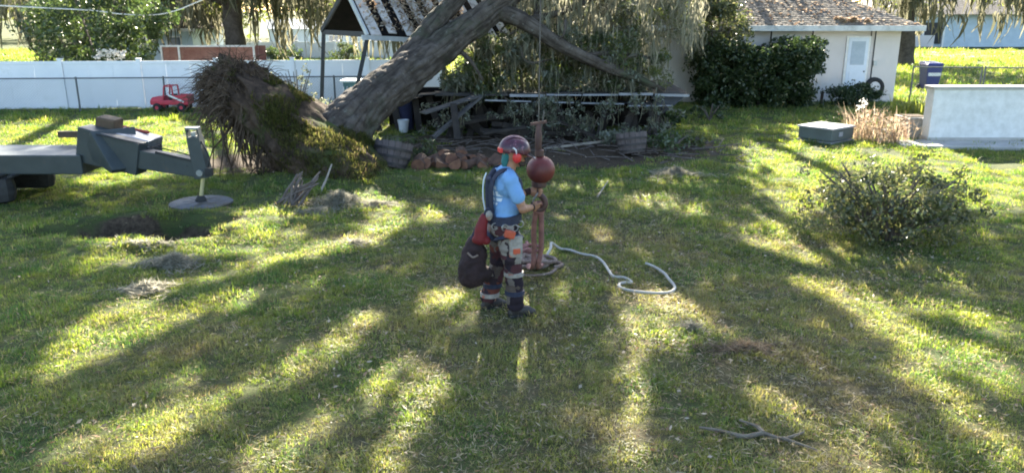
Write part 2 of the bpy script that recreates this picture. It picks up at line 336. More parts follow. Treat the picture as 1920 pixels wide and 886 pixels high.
# ------------------------------------------------------------------ builders
def root_of(o):
    while o.parent: o = o.parent
    return o
def link(name, me, mat, parent=None):
    o = bpy.data.objects.new(name, me); COL.objects.link(o)
    if mat is not None: me.materials.append(mat)
    if parent is not None:
        off = root_of(parent).location
        if off.length > 0: me.transform(Matrix.Translation(-off))
        o.parent = parent
    return o
def tag(o, label=None, cat=None, group=None, kind=None):
    if label: o['label'] = label
    if cat: o['category'] = cat
    if group: o['group'] = group
    if kind: o['kind'] = kind
    return o
def thing(name, label, cat, loc=(0, 0, 0), group=None):
    o = bpy.data.objects.new(name, None); COL.objects.link(o); o.location = loc
    o.empty_display_size = 0.2
    return tag(o, label, cat, group)
def copy_tree(o, parent=None):
    c = o.copy(); COL.objects.link(c)
    if parent is not None: c.parent = parent
    for ch in list(o.children): copy_tree(ch, c)
    return c

class MB:
    def __init__(s): s.v = []; s.f = []
    def add(s, vs, fs):
        b = len(s.v); s.v += [tuple(v) for v in vs]; s.f += [tuple(i + b for i in f) for f in fs]; return s
    def box(s, c, size, rot=None):
        hx, hy, hz = size[0] / 2, size[1] / 2, size[2] / 2
        vs = [Vector((x * hx, y * hy, z * hz)) for z in (-1, 1) for y in (-1, 1) for x in (-1, 1)]
        if rot is not None: vs = [rot @ v for v in vs]
        c = Vector(c)
        return s.add([v + c for v in vs], [(0, 2, 3, 1), (4, 5, 7, 6), (0, 1, 5, 4), (2, 6, 7, 3), (0, 4, 6, 2), (1, 3, 7, 5)])
    def hexa(s, pts):
        """8 points: 4 of the bottom in turn, 4 of the top in turn"""
        return s.add(pts, [(3, 2, 1, 0), (4, 5, 6, 7), (0, 1, 5, 4), (1, 2, 6, 5), (2, 3, 7, 6), (3, 0, 4, 7)])
    def beam(s, a, b, w, h, up=(0, 0, 1)):
        a, b = Vector(a), Vector(b); d = (b - a).normalized(); up = Vector(up)
        x = d.cross(up)
        if x.length < 1e-4: x = d.cross(Vector((0, 1, 0)))
        x.normalize(); z = x.cross(d)
        q = [(-w / 2, -h / 2), (w / 2, -h / 2), (w / 2, h / 2), (-w / 2, h / 2)]
        return s.hexa([a + x * i + z * j for i, j in q] + [b + x * i + z * j for i, j in q])
    def tube(s, pts, rad, n=8, cap=True, flat=1.0):
        pts = [Vector(p) for p in pts]
        if not hasattr(rad, '__len__'): rad = [rad] * len(pts)
        rings = []; x = None
        for i, p in enumerate(pts):
            d = (pts[min(i + 1, len(pts) - 1)] - pts[max(i - 1, 0)])
            d = d.normalized() if d.length > 1e-9 else Vector((0, 0, 1))
            if x is None:
                x = d.orthogonal().normalized()
            else:
                x = x - d * x.dot(d); x = x.normalized() if x.length > 1e-6 else d.orthogonal().normalized()
            y = d.cross(x)
            rings.append([p + (x * math.cos(2 * math.pi * k / n) + y * flat * math.sin(2 * math.pi * k / n)) * rad[i] for k in range(n)])
        vs = [v for r in rings for v in r]; fs = []
        for i in range(len(rings) - 1):
            for k in range(n):
                a, b = i * n + k, i * n + (k + 1) % n
                fs.append((a, b, b + n, a + n))
        if cap:
            fs.append(tuple(range(n - 1, -1, -1))); fs.append(tuple(len(vs) - n + k for k in range(n)))
        return s.add(vs, fs)
    def lathe(s, prof, c=(0, 0, 0), n=20, rot=None, wob=0.0):
        vs = []; fs = []; c = Vector(c)
        for r, z in prof:
            for k in range(n):
                a = 2 * math.pi * k / n
                v = Vector((r * math.cos(a), r * math.sin(a), z))
                vs.append((rot @ v if rot is not None else v) + c)
        for i in range(len(prof) - 1):
            for k in range(n):
                a, b = i * n + k, i * n + (k + 1) % n
                fs.append((a, b, b + n, a + n))
        fs.append(tuple(range(n - 1, -1, -1))); fs.append(tuple(len(vs) - n + k for k in range(n)))
        return s.add(vs, fs)
    def ball(s, c, r, n=16, m=10, rot=None):
        if not hasattr(r, '__len__'): r = (r, r, r)
        vs = []; fs = []; c = Vector(c)
        for i in range(1, m):
            th = math.pi * i / m
            for k in range(n):
                a = 2 * math.pi * k / n
                v = Vector((r[0] * math.sin(th) * math.cos(a), r[1] * math.sin(th) * math.sin(a), r[2] * math.cos(th)))
                vs.append((rot @ v if rot is not None else v) + c)
        t = Vector((0, 0, r[2])); t = rot @ t if rot is not None else t
        vs.append(c + t); vs.append(c - t)
        T, B = len(vs) - 2, len(vs) - 1
        for i in range(m - 2):
            for k in range(n):
                a, b = i * n + k, i * n + (k + 1) % n
                fs.append((a, a + n, b + n, b))
        for k in range(n):
            fs.append((T, k, (k + 1) % n)); fs.append((B, (m - 2) * n + (k + 1) % n, (m - 2) * n + k))
        return s.add(vs, fs)
    def torus(s, c, R1, r, n=28, m=10, rot=None):
        vs = []; fs = []; c = Vector(c)
        for i in range(n):
            a = 2 * math.pi * i / n
            for k in range(m):
                b = 2 * math.pi * k / m
                v = Vector(((R1 + r * math.cos(b)) * math.cos(a), (R1 + r * math.cos(b)) * math.sin(a), r * math.sin(b)))
                vs.append((rot @ v if rot is not None else v) + c)
        for i in range(n):
            for k in range(m):
                fs.append((i * m + k, ((i + 1) % n) * m + k, ((i + 1) % n) * m + (k + 1) % m, i * m + (k + 1) % m))
        return s.add(vs, fs)
    def mesh(s, name, smooth=False):
        me = bpy.data.meshes.new(name); me.from_pydata(s.v, [], s.f); me.update()
        if smooth:
            me.polygons.foreach_set('use_smooth', [True] * len(me.polygons))
        return me
    def build(s, name, mat, parent=None, smooth=False, bevel=0.0):
        me = s.mesh(name, smooth)
        if bevel:
            bm = bmesh.new(); bm.from_mesh(me)
            bmesh.ops.bevel(bm, geom=[e for e in bm.edges if len(e.link_faces) == 2 and e.calc_face_angle(0) > 0.5], offset=bevel, segments=2, affect='EDGES', profile=0.6)
            bm.to_mesh(me); bm.free()
        if smooth and hasattr(me, 'set_sharp_from_angle'):
            me.set_sharp_from_angle(angle=R(48))
        return link(name, me, mat, parent)

def np_mesh(name, verts, quads, mat, parent=None, smooth=False):
    verts = np.asarray(verts, np.float32).reshape(-1, 3); quads = np.asarray(quads, np.int32)
    me = bpy.data.meshes.new(name)
    me.vertices.add(len(verts)); me.vertices.foreach_set('co', verts.ravel())
    k = quads.shape[1]
    me.loops.add(quads.size); me.loops.foreach_set('vertex_index', quads.ravel())
    me.polygons.add(len(quads)); me.polygons.foreach_set('loop_start', np.arange(0, quads.size, k, dtype=np.int32))
    me.update(calc_edges=True); me.validate()
    if smooth: me.polygons.foreach_set('use_smooth', [True] * len(quads))
    return link(name, me, mat, parent)

def leaf_geo(c, length, width, flatness=0.0, droop=0.0):
    """diamond leaves bent along the rib, one quad pair each, round the centres c"""
    c = np.asarray(c, float).reshape(-1, 3); n = len(c)
    a = rng.normal(size=(n, 3)); a[:, 2] = a[:, 2] * (1 - flatness) - droop
    a /= np.linalg.norm(a, axis=1, keepdims=True)
    r = rng.normal(size=(n, 3)); b = np.cross(a, r); b /= np.linalg.norm(b, axis=1, keepdims=True)
    L = (length * rng.uniform(0.6, 1.3, n))[:, None]; W = (width * rng.uniform(0.6, 1.3, n))[:, None]
    v = np.stack([c - a * L / 2, c + b * W / 2 + a * L * 0.05, c + a * L / 2, c - b * W / 2 + a * L * 0.05], 1)
    q = np.arange(4 * n).reshape(n, 4)
    return v.reshape(-1, 3), q
def strand_geo(top, length, width):
    """hanging moss: tapered wavy ribbons"""
    top = np.asarray(top, float).reshape(-1, 3); n = len(top)
    L = (length * rng.uniform(0.35, 1.3, n))[:, None]; W = (width * rng.uniform(0.5, 1.4, n))[:, None]
    ang = rng.uniform(0, math.pi, n); d = np.stack([np.cos(ang), np.sin(ang), np.zeros(n)], 1)
    vs = []
    sw = rng.normal(size=(n, 3)) * 0.10; sw[:, 2] = 0
    for i, (tt, ww) in enumerate(((0, 0.5), (0.3, 1.0), (0.65, 0.7), (1.0, 0.12))):
        p = top + np.array([0, 0, -1.0]) * L * tt + sw * L * math.sin(tt * 4.2)
        vs += [p - d * W * ww / 2, p + d * W * ww / 2]
    v = np.stack(vs, 1)
    base = (np.arange(n) * 8)[:, None]
    q = np.concatenate([base + np.array([[2 * i, 2 * i + 1, 2 * i + 3, 2 * i + 2]]) for i in range(3)], 0)
    return v.reshape(-1, 3), q
def blade_geo(base, length, width, lean=0.5):
    """upright stems or grass: two-segment blades"""
    base = np.asarray(base, float).reshape(-1, 3); n = len(base)
    L = (length * rng.uniform(0.5, 1.3, n))[:, None]; W = (width * rng.uniform(0.6, 1.3, n))[:, None]
    ang = rng.uniform(0, 2 * math.pi, n); d = np.stack([np.cos(ang), np.sin(ang), np.zeros(n)], 1)
    w = np.stack([-np.sin(ang), np.cos(ang), np.zeros(n)], 1)
    ln = (lean * rng.uniform(0.2, 1.3, n))[:, None]; up = np.array([0, 0, 1.0])
    p1 = base + up * L * 0.55 + d * L * ln * 0.3; p2 = base + up * L * (1 - 0.35 * ln) + d * L * ln
    v = np.stack([base - w * W / 2, base + w * W / 2, p1 + w * W * 0.4, p1 - w * W * 0.4, p2 + w * W * 0.06, p2 - w * W * 0.06], 1)
    b = (np.arange(n) * 6)[:, None]
    q = np.concatenate([b + np.array([[0, 1, 2, 3]]), b + np.array([[3, 2, 4, 5]])], 0)
    return v.reshape(-1, 3), q
def join_geo(parts):
    vs = []; qs = []; k = 0
    for v, q in parts:
        vs.append(v); qs.append(q + k); k += len(v)
    return np.concatenate(vs), np.concatenate(qs)
def clumps(centres, radius, per, squash=0.7):
    """leaf centres in uneven clumps"""
    centres = np.asarray(centres, float).reshape(-1, 3)
    rr = radius * rng.uniform(0.5, 1.3, len(centres))
    p = rng.normal(size=(len(centres), per, 3)); p /= np.linalg.norm(p, axis=2, keepdims=True)
    p *= (rng.uniform(0.15, 1, (len(centres), per, 1)) ** 0.5) * rr[:, None, None]
    p[..., 2] *= squash
    return (centres[:, None, :] + p).reshape(-1, 3)
def sm(pts, k=5):
    """smooth a path (Catmull-Rom)"""
    pts = [Vector(p) for p in pts]; out = []
    for i in range(len(pts) - 1):
        p0, p1, p2, p3 = pts[max(i - 1, 0)], pts[i], pts[i + 1], pts[min(i + 2, len(pts) - 1)]
        for j in range(k):
            t = j / k
            out.append(0.5 * ((2 * p1) + (p2 - p0) * t + (2 * p0 - 5 * p1 + 4 * p2 - p3) * t * t + (3 * p1 - p0 - 3 * p2 + p3) * t ** 3))
    out.append(pts[-1]); return out
def lerp_r(rs, n):
    x = np.linspace(0, len(rs) - 1, n); return list(np.interp(x, range(len(rs)), rs))
def bark_tube(pts, rs, n, name, mat, parent, k=8, amp=0.10, freq=2.6, seed=0.0):
    """limb with swellings and furrows that run along it"""
    path = sm(pts, k); rad = lerp_r(rs, len(path)); run = [0.0]
    for a, b_ in zip(path[:-1], path[1:]): run.append(run[-1] + (b_ - a).length)
    me = MB().tube(path, rad, n).mesh(name, True); fur = []
    for i, v in enumerate(me.vertices):
        j = min(i // n, len(path) - 1); c = path[j]; d = v.co - c
        a = 2 * math.pi * (i % n) / n; rr = rad[j]
        s_ = mnoise.fractal(Vector((v.co.x * freq + seed, v.co.y * freq, v.co.z * freq)), 1.0, 2.0, 4) * amp
        w = Vector((math.cos(a) * rr * 11 + seed, math.sin(a) * rr * 11, run[j] * 0.75 + .5 * mnoise.noise(v.co * 1.5))); w2 = w * 2.3
        f = 1 - min(1, abs(mnoise.noise(w)) * 3.2); f2 = 1 - min(1, abs(mnoise.noise(w2)) * 3.0)
        g_ = min(1, f * .8 + f2 * .45); fur.append(g_)
        if d.length > 1e-6: v.co = c + d * (1 + s_) - d.normalized() * g_ * min(.035, rr * .10)
    at_ = me.attributes.new('furrow', 'FLOAT', 'POINT'); at_.data.foreach_set('value', fur)
    return link(name, me, mat, parent)
def vary(p, amt):
    return Vector(p) + Vector((random.uniform(-amt, amt), random.uniform(-amt, amt), random.uniform(-amt, amt)))

# ------------------------------------------------------------------ ground
PIT = G(285, 432)
def gz(x, y):
    x = np.asarray(x, float); y = np.asarray(y, float)
    near = np.exp(-((x / 40.0) ** 2 + ((y - 12) / 40.0) ** 2))
    z = 0.022 * np.sin(x * 1.7 + 0.6 * np.sin(y * 1.1)) * np.cos(y * 1.45 + 0.5 * np.sin(x * 0.9)) * near
    z = z + 0.010 * np.sin(x * 5.1 + y * 2.0) * np.sin(y * 4.3 - x * 1.7) * near
    d = np.sqrt(((x - PIT.x + .1) / 1.05) ** 2 + ((y - PIT.y) / 0.60) ** 2)
    ang = np.arctan2((y - PIT.y) / .6, x - PIT.x)
    d = d * (1 + .16 * np.sin(ang * 3 + 1) + .10 * np.sin(ang * 7) + .05 * np.sin(ang * 13 + 2))
    z = z - 0.55 * np.exp(-d ** 6)
    rim = np.sqrt(((x - PIT.x - 0.1) / 1.5) ** 2 + ((y - PIT.y) / 0.8) ** 2)
    z = z + 0.07 * np.exp(-((rim - 1.0) / 0.35) ** 2)
    # soil heaved up along the root plate
    d2 = np.sqrt(((x + 3.0) / 1.5) ** 2 + ((y - 13.6) / 0.8) ** 2)
    z = z + 0.30 * np.exp(-d2 ** 2 * 1.3)
    return z
def axis(lo, hi, step, far_lo, far_hi):
    a = list(np.arange(lo, hi + 1e-6, step)); s = step; x = hi
    while x < far_hi: s *= 1.45; x += s; a.append(x)
    s = step; x = lo; pre = []
    while x > far_lo: s *= 1.45; x -= s; pre.append(x)
    return np.array(pre[::-1] + a)
xs = axis(-12, 12, 0.11, -900, 900); ys = axis(2.5, 22, 0.09, -400, 1500)
XX, YY = np.meshgrid(xs, ys); ZZ = gz(XX, YY)
nx, ny = len(xs), len(ys)
idx = np.arange(nx * ny).reshape(ny, nx)
quads = np.stack([idx[:-1, :-1], idx[:-1, 1:], idx[1:, 1:], idx[1:, :-1]], -1).reshape(-1, 4)
def soil_amount(x, y):
    s = np.exp(-(((x - 0.9) / 4.3) ** 2 + ((y - 17.6) / 2.7) ** 2) ** 2) * 1.0
    s = np.maximum(s, np.exp(-(((x + 5.0) / 2.0) ** 2 + ((y - 15.6) / 1.3) ** 2) ** 2) * 0.85)
    s = np.maximum(s, np.exp(-((((x - PIT.x + .1) / 1.0) ** 2 + ((y - PIT.y - .1) / 0.56) ** 2) ** 2)) * 1.3)
    s = np.maximum(s, np.exp(-(((x - 9.3) / 1.4) ** 2 + ((y - 19.2) / 0.7) ** 2) ** 2) * 0.9)
    s = np.maximum(s, np.exp(-(((x - 2.3) / 1.0) ** 2 + ((y - 6.4) / 0.35) ** 2)) * 0.28)
    s = np.maximum(s, np.exp(-(((x - 0.75) / 0.6) ** 2 + ((y - 7.0) / 0.3) ** 2)) * 0.40)
    return s
lawn = np_mesh('lawn', np.stack([XX, YY, ZZ], -1), quads, M['lawn'], smooth=True)
at = lawn.data.attributes.new('soil', 'FLOAT', 'POINT'); at.data.foreach_set('value', soil_amount(XX, YY).ravel().astype(np.float32))
tag(lawn, kind='structure')

def strip(name, x0, x1, y0, y1, z, mat, n=12):
    b = MB()
    gx = np.linspace(x0, x1, n + 1)
    for i in range(n): b.add([(gx[i], y0, z), (gx[i + 1], y0, z), (gx[i + 1], y1, z), (gx[i], y1, z)], [(0, 1, 2, 3)])
    return b.build(name, mat)
tag(strip('road', 14, 190, 52, 60, 0.03, M['asphalt']), kind='structure')
# concrete walk beside the porch wall
wk = MB().hexa([Vector(p) for p in ((8.55, 17.45, -0.05), (15, 16.6, -0.05), (15, 18.2, -0.05), (8.75, 18.25, -0.05), (8.55, 17.45, 0.06), (15, 16.6, 0.06), (15, 18.2, 0.06), (8.75, 18.25, 0.06))])
tag(wk.build('concrete_path', M['concrete'], bevel=0.01), kind='structure')

# grass: tufts scattered over the lawn
tufts = bpy.data.collections.new('tuft_shapes')
for i in range(10):
    nb = 62; r = np.sqrt(rng.uniform(0, 1, nb)) * 0.12; a = rng.uniform(0, 6.283, nb)
    v, q = blade_geo(np.stack([r * np.cos(a), r * np.sin(a), np.full(nb, -0.008)], 1), 0.060, 0.0060, 0.95)
    me = bpy.data.meshes.new('grass_tuft'); me.from_pydata(v.tolist(), [], q.tolist()); me.materials.append(M['grass'])
    tufts.objects.link(bpy.data.objects.new('grass_tuft', me))
def instancer(name, col):
    ng = bpy.data.node_groups.new(name, 'GeometryNodeTree')
    ng.interface.new_socket('Geometry', in_out='INPUT', socket_type='NodeSocketGeometry')
    ng.interface.new_socket('Geometry', in_out='OUTPUT', socket_type='NodeSocketGeometry')
    gi = ng.nodes.new('NodeGroupInput'); go = ng.nodes.new('NodeGroupOutput')
    ip = ng.nodes.new('GeometryNodeInstanceOnPoints'); ci = ng.nodes.new('GeometryNodeCollectionInfo')
    ci.inputs['Collection'].default_value = col; ci.inputs['Separate Children'].default_value = True; ci.inputs['Reset Children'].default_value = True
    na = ng.nodes.new('GeometryNodeInputNamedAttribute'); na.data_type = 'FLOAT_VECTOR'; na.inputs['Name'].default_value = 'turn'
    ns = ng.nodes.new('GeometryNodeInputNamedAttribute'); ns.data_type = 'FLOAT_VECTOR'; ns.inputs['Name'].default_value = 'size'
    er = ng.nodes.new('FunctionNodeEulerToRotation')
    ng.links.new(gi.outputs[0], ip.inputs['Points']); ng.links.new(ci.outputs[0], ip.inputs['Instance']); ip.inputs['Pick Instance'].default_value = True
    ng.links.new(na.outputs[0], er.inputs[0]); ng.links.new(er.outputs[0], ip.inputs['Rotation']); ng.links.new(ns.outputs[0], ip.inputs['Scale'])
    ng.links.new(ip.outputs[0], go.inputs[0])
    return ng
pts = []; scl = []
for (y0, y1, dens, s0) in ((3.0, 6.5, 165, 0.85), (6.5, 10, 120, 0.95), (10, 15, 60, 1.2), (15, 21, 24, 1.6), (21, 28, 12, 2.2), (28, 62, 3.2, 4.2)):
    w = y1 * 0.88 + 1.5
    n_ = int((y1 - y0) * 2 * w * dens)
    px_ = rng.uniform(-w, w, n_); py_ = rng.uniform(y0, y1, n_)
    keep = np.abs(px_) < py_ * 0.88 + 1.5
    keep &= rng.uniform(0, 1, n_) > np.clip(soil_amount(px_, py_) * 1.5 - 0.25, 0, 0.97)
    thin = 0.5 + 0.5 * np.sin(px_ * 2.3 + 1.3 * np.sin(py_ * 1.9)) * np.sin(py_ * 2.9 + px_)
    keep &= rng.uniform(0, 1, n_) > thin * 0.25
    px_, py_ = px_[keep], py_[keep]
    pts.append(np.stack([px_, py_, gz(px_, py_)], 1)); 
    lump = 0.85 + 0.35 * np.sin(px_ * 3.7 + py_ * 1.3) * np.sin(py_ * 4.1 - px_ * 1.1)
    scl.append(s0 * rng.uniform(0.6, 1.35, len(px_)) * lump)
pts = np.concatenate(pts); scl = np.concatenate(scl)
me = bpy.data.meshes.new('grass'); me.vertices.add(len(pts)); me.vertices.foreach_set('co', pts.astype(np.float32).ravel())
a1 = me.attributes.new('turn', 'FLOAT_VECTOR', 'POINT'); tv = np.zeros((len(pts), 3), np.float32); tv[:, 2] = rng.uniform(0, 6.28, len(pts)); tv[:, :2] = rng.normal(0, 0.12, (len(pts), 2)); a1.data.foreach_set('vector', tv.ravel())
a2 = me.attributes.new('size', 'FLOAT_VECTOR', 'POINT'); sv = np.repeat(scl[:, None], 3, 1).astype(np.float32); sv[:, 2] *= 0.9; a2.data.foreach_set('vector', sv.ravel())
grass = link('grass', me, M['grass']); tag(grass, 'short uneven lawn grass with dry patches', 'grass', kind='stuff')
gm = grass.modifiers.new('tufts', 'NODES'); gm.node_group = instancer('grass_scatter', tufts)

# fallen leaves on the lawn
nl = 9000
lx = rng.normal(0.9, 3.2, nl); ly = rng.uniform(3.6, 17, nl)
k = (np.abs(lx) < ly * 0.68 + 0.4) & (rng.uniform(0, 1, nl) < 0.10 + 0.75 * np.clip(np.sin(lx * 1.9 + 1 + np.sin(ly * 2.1)) * np.sin(ly * 1.7 + np.sin(lx * 2.7)), 0, 1))
lx, ly = lx[k], ly[k]
v, q = leaf_geo(np.stack([lx, ly, gz(lx, ly) + rng.uniform(0.02, 0.055, len(lx))], 1), 0.045, 0.024, flatness=0.6)
tag(np_mesh('fallen_leaves', v, q, M['dryleaf']), 'dry tan leaves scattered over the lawn', 'leaves', kind='stuff')

nl = 16000
lx = rng.normal(0.6, 3.4, nl); ly = 3.6 + 9 * rng.uniform(0, 1, nl) ** 1.3
k = (np.abs(lx) < ly * 0.68 + 0.4); lx, ly = lx[k], ly[k]
v, q = leaf_geo(np.stack([lx, ly, gz(lx, ly) + rng.uniform(0.015, 0.06, len(lx))], 1), 0.026, 0.014, flatness=0.4)
tag(np_mesh('leaf_litter', v, q, M['litter']), 'fine brown leaf litter caught in the grass', 'litter', kind='stuff')

nl = 60000
lx = rng.normal(0.7, 3.6, nl); ly = 3.4 + 9.5 * rng.uniform(0, 1, nl) ** 1.35
pn = np.sin(lx * 1.3 + 2 * np.sin(ly * .9)) * np.sin(ly * 1.1 + 1.7 * np.sin(lx * .8)) + .5 * np.sin(lx * 4.3) * np.sin(ly * 5.1 + lx)
k = (np.abs(lx) < ly * 0.75 + 0.4) & (rng.uniform(-1.1, .9, nl) < pn); lx, ly = lx[k], ly[k]
v, q = leaf_geo(np.stack([lx, ly, gz(lx, ly) + rng.uniform(0.015, 0.055, len(lx))], 1), 0.065, 0.0065, flatness=0.5)
tag(np_mesh('straw_thatch', v, q, M['straw']), 'pale dead grass lying among the green blades', 'thatch', kind='stuff')

# ------------------------------------------------------------------ fallen oak
FO = Vector((-3.5, 15.6, 0.0))
oak = thing('fallen_oak', 'huge uprooted oak leaning across the crushed shed with its root plate raised', 'tree', FO)
trunk_pts = [P(628, 268, 15.1), P(660, 226, 15.5), P(700, 186, 16.1), P(760, 142, 17.0), P(852, 72, 18.2), P(945, 3, 19.3), P(1010, -48, 20.3), P(1100, -110, 21.5)]
trunk = bark_tube(trunk_pts, [0.62, 0.50, 0.46, 0.44, 0.35, 0.28, 0.24, 0.2], 96, 'trunk', M['bark'], oak, k=24, amp=0.13)
def limb(pts, rs, seed, parent=oak, n=14, name='limb', k=8, mat='bark', amp=0.12):
    return bark_tube(pts, rs, n, name, M[mat], parent, k=k, amp=amp, freq=3.0, seed=seed)
limb([P(752, 128, 17.2), P(790, 76, 17.9), P(828, 28, 18.5), P(868, -15, 19.2), P(960, -150, 21)], [0.30, 0.25, 0.22, 0.20, 0.14], 3.0, n=44, k=16)
limb([P(915, 22, 19.1), P(962, 30, 19.0), P(1010, 58, 18.8), P(1060, 90, 18.8), P(1135, 124, 18.9), P(1190, 146, 19.0), P(1245, 168, 19.3)], [0.22, 0.20, 0.18, 0.16, 0.14, 0.11, 0.05], 9.0, n=36, k=14)
limb([P(1000, 52, 18.9), P(1010, 0, 20), P(1020, -60, 20.5)], [0.07, 0.06, 0.04], 2.0)
limb([P(980, 40, 19.0), P(1060, 20, 19.9), P(1150, -20, 20.6)], [0.09, 0.08, 0.05], 4.0)
limb([P(1090, 105, 18.9), P(1160, 100, 19.2), P(1240, 112, 19.8)], [0.08, 0.05, 0.03], 5.0)
limb([P(845, 84, 18.1), P(880, 112, 18.0), P(905, 150, 18.2)], [0.08, 0.05, 0.03], 6.0)
for i in range(16):
    x, y = random.uniform(930, 1230), random.uniform(30, 150); Y_ = random.uniform(18.6, 21)
    limb([P(x, y, Y_), P(x + random.uniform(-40, 40), y + random.uniform(-10, 40), Y_ + random.uniform(-.3, .3)), P(x + random.uniform(-80, 80), y + random.uniform(5, 60), Y_ + random.uniform(-.5, .4))], [0.04, 0.028, 0.012], 30.0 + i, n=6, k=4)
# upper crown, above the picture
ul = [[P(945, 8, 19.3), (1.2, 21.2, 5.2), (2.6, 23.0, 7.4), (3.6, 25.0, 9.0)], [P(1010, -45, 20.3), (3.0, 21.4, 5.6), (5.2, 22.6, 7.2), (7.4, 24, 8.2)], [(1.2, 21.2, 5.2), (-0.6, 22.8, 7.2), (-1.8, 24.6, 8.8)],
      [P(960, -150, 21), (-1.4, 22.6, 6.6), (-2.9, 23.8, 7.8)]]
for i, u in enumerate(ul): limb(u, [0.3, 0.22, 0.14, 0.07][:len(u)], 20.0 + i)

# root plate: a slab of soil and roots stood on edge
u_ax = (P(415, 128, 14.9) - P(715, 352, 13.9)).normalized()
rp_c = (P(415, 128, 14.9) + P(715, 352, 13.9)) * 0.5 + Vector((0, 0.35, -0.05))
v_ax = Vector((0.30, 0.95, 0.05)); v_ax = (v_ax - u_ax * v_ax.dot(u_ax)).normalized()
n_ax = u_ax.cross(v_ax)
if n_ax.z < 0: n_ax = -n_ax
me = MB().ball((0, 0, 0), 1.0, 90, 60).mesh('root_plate', True)
for v in me.vertices:
    c = v.co.copy()
    q = c * 1.9
    s = 1 + 0.20 * mnoise.fractal(q + Vector((3, 1, 7)), 1.0, 2.0, 5) + 0.10 * mnoise.noise(c * 7)
    wide = 1.0 - 0.25 * max(0, c.x)
    hn = 0.80 if c.z < 0 else 0.36
    # heavier lower end towards the ground
    hn *= 1.0 + 0.55 * max(0, -c.x) * (1 if c.z < 0 else 0.3)
    v.co = rp_c + (u_ax * c.x * 1.98 + v_ax * c.y * 1.05 * wide + n_ax * (c.z * hn)) * s
plate = link('root_plate', me, M['soil'], oak)
def plate_pt(a, b, cz, s=1.0):
    wide = 1.0 - 0.25 * max(0, a); hn = 0.80 if cz < 0 else 0.36
    hn *= 1.0 + 0.55 * max(0, -a) * (1 if cz < 0 else 0.3)
    return rp_c + (u_ax * a * 1.98 + v_ax * b * 1.05 * wide + n_ax * cz * hn) * s
# the lower lobe of turf dragged up in front of the trunk
um = (P(556, 228, 14.2) - P(772, 370, 13.2)); uL = um.length / 2; um.normalize(); vm = Vector((.35, .93, 0)); vm = (vm - um * vm.dot(um)).normalized(); nm_ = um.cross(vm); nm_ = nm_ if nm_.z > 0 else -nm_
mc0 = (P(556, 228, 14.2) + P(772, 370, 13.2)) * .5 - nm_ * .46
def mound_pt(c):
    s_ = 1 + .16 * mnoise.fractal(c * 2.1 + Vector((9, 2, 4)), 1.0, 2.0, 5) + .06 * mnoise.noise(c * 8)
    return mc0 + (um * c.x * uL * 1.12 + vm * c.y * .72 + nm_ * c.z * .60 * (1 - .35 * max(0, -c.x))) * s_
me = MB().ball((0, 0, 0), 1.0, 70, 48).mesh('soil_mound', True)
for v in me.vertices: v.co = mound_pt(v.co.copy())
link('soil_mound', me, M['soil'], oak)
uc = P(456, 168, 15.15)
def mass_pt(c):
    s_ = 1 + .30 * mnoise.fractal(c * 2.3 + Vector((4, 8, 1)), 1.0, 2.0, 5) + .10 * mnoise.noise(c * 9)
    q_ = Vector((c.x * .62 + c.z * -.12, c.y * .5, c.z * .50)) * s_
    return uc + q_
me = MB().ball((0, 0, 0), 1.0, 80, 56).mesh('root_mass', True)
for v in me.vertices: v.co = mass_pt(v.co.copy())
link('root_mass', me, M['soil'], oak)
# big torn roots on the underside and off the raised rim
for i in range(46):
    a = random.uniform(-0.5, 0.95); b = random.uniform(-0.85, 0.7)
    r2 = max(0.05, 1 - a * a - b * b) if a * a + b * b < 1 else 0.05
    p0 = plate_pt(a * 0.9, b * 0.9, -math.sqrt(r2) * 0.85)
    if i < 18:       # bristling off the top
        a = random.uniform(0.6, 1.0); b = random.uniform(-0.9, 0.5); p0 = plate_pt(a * 0.88, b * 0.8, random.uniform(-0.4, 0.2))
        d = (u_ax * random.uniform(0.3, 1.0) - n_ax * random.uniform(0.0, 0.9) + Vector((random.uniform(-.6, .1), random.uniform(-.5, .3), random.uniform(-.5, .2)))).normalized(); L = random.uniform(0.3, 0.7)
    else:
        d = (-n_ax * 0.8 + Vector((random.uniform(-.5, .3), random.uniform(-.7, .1), random.uniform(-.9, -.2)))).normalized(); L = random.uniform(0.4, 1.1)
    p1 = p0 + d * L * 0.5 + Vector((0, 0, random.uniform(-.08, .05))); p2 = p0 + d * L + Vector((random.uniform(-.15, .15), random.uniform(-.1, .1), -L * random.uniform(0.1, 0.5)))
    p2.z = max(p2.z, 0.02); p1.z = max(p1.z, 0.05)
    r0 = random.uniform(0.014, 0.042); w1 = vary((0, 0, 0), .09); w2 = vary((0, 0, 0), .12)
    pth = [p0 - d * 0.1, p0.lerp(p1, .6) + w1, p1 + w2, p1.lerp(p2, .5) - w1, p2]
    for q_ in pth: q_.z = max(q_.z, .02)
    MB().tube(sm(pth, 4), lerp_r([r0, r0 * 0.8, r0 * .6, r0 * .4, r0 * 0.12], 17), 6).build('root', M['root'], oak, True)
b = MB()
for i in range(1300):
    a = random.uniform(-0.3, 1.0); bb = random.uniform(-1, 0.8)
    p0 = plate_pt(a * 0.95, bb * 0.85, random.uniform(-0.9, 0.1))
    if a > 0.55:
        d = Vector((random.uniform(-.9, .0), random.uniform(-.5, .4), random.uniform(-1.0, .4)))
    else:
        d = Vector((random.uniform(-.5, .3), random.uniform(-.5, .2), -1))
    L = random.uniform(0.15, 0.75) * (1.2 if a > 0.3 else 0.8)
    p1 = p0 + d.normalized() * L * 0.5; p2 = p1 + (d.normalized() + Vector((random.uniform(-.5, .5), random.uniform(-.5, .5), -0.5))).normalized() * L * 0.5
    p2.z = max(p2.z, 0.02); p1.z = max(p1.z, 0.02)
    b.tube(sm([p0, p1 + vary((0, 0, 0), .05), p2], 2), [0.009, 0.008, 0.006, .004, 0.002], 3, cap=False)
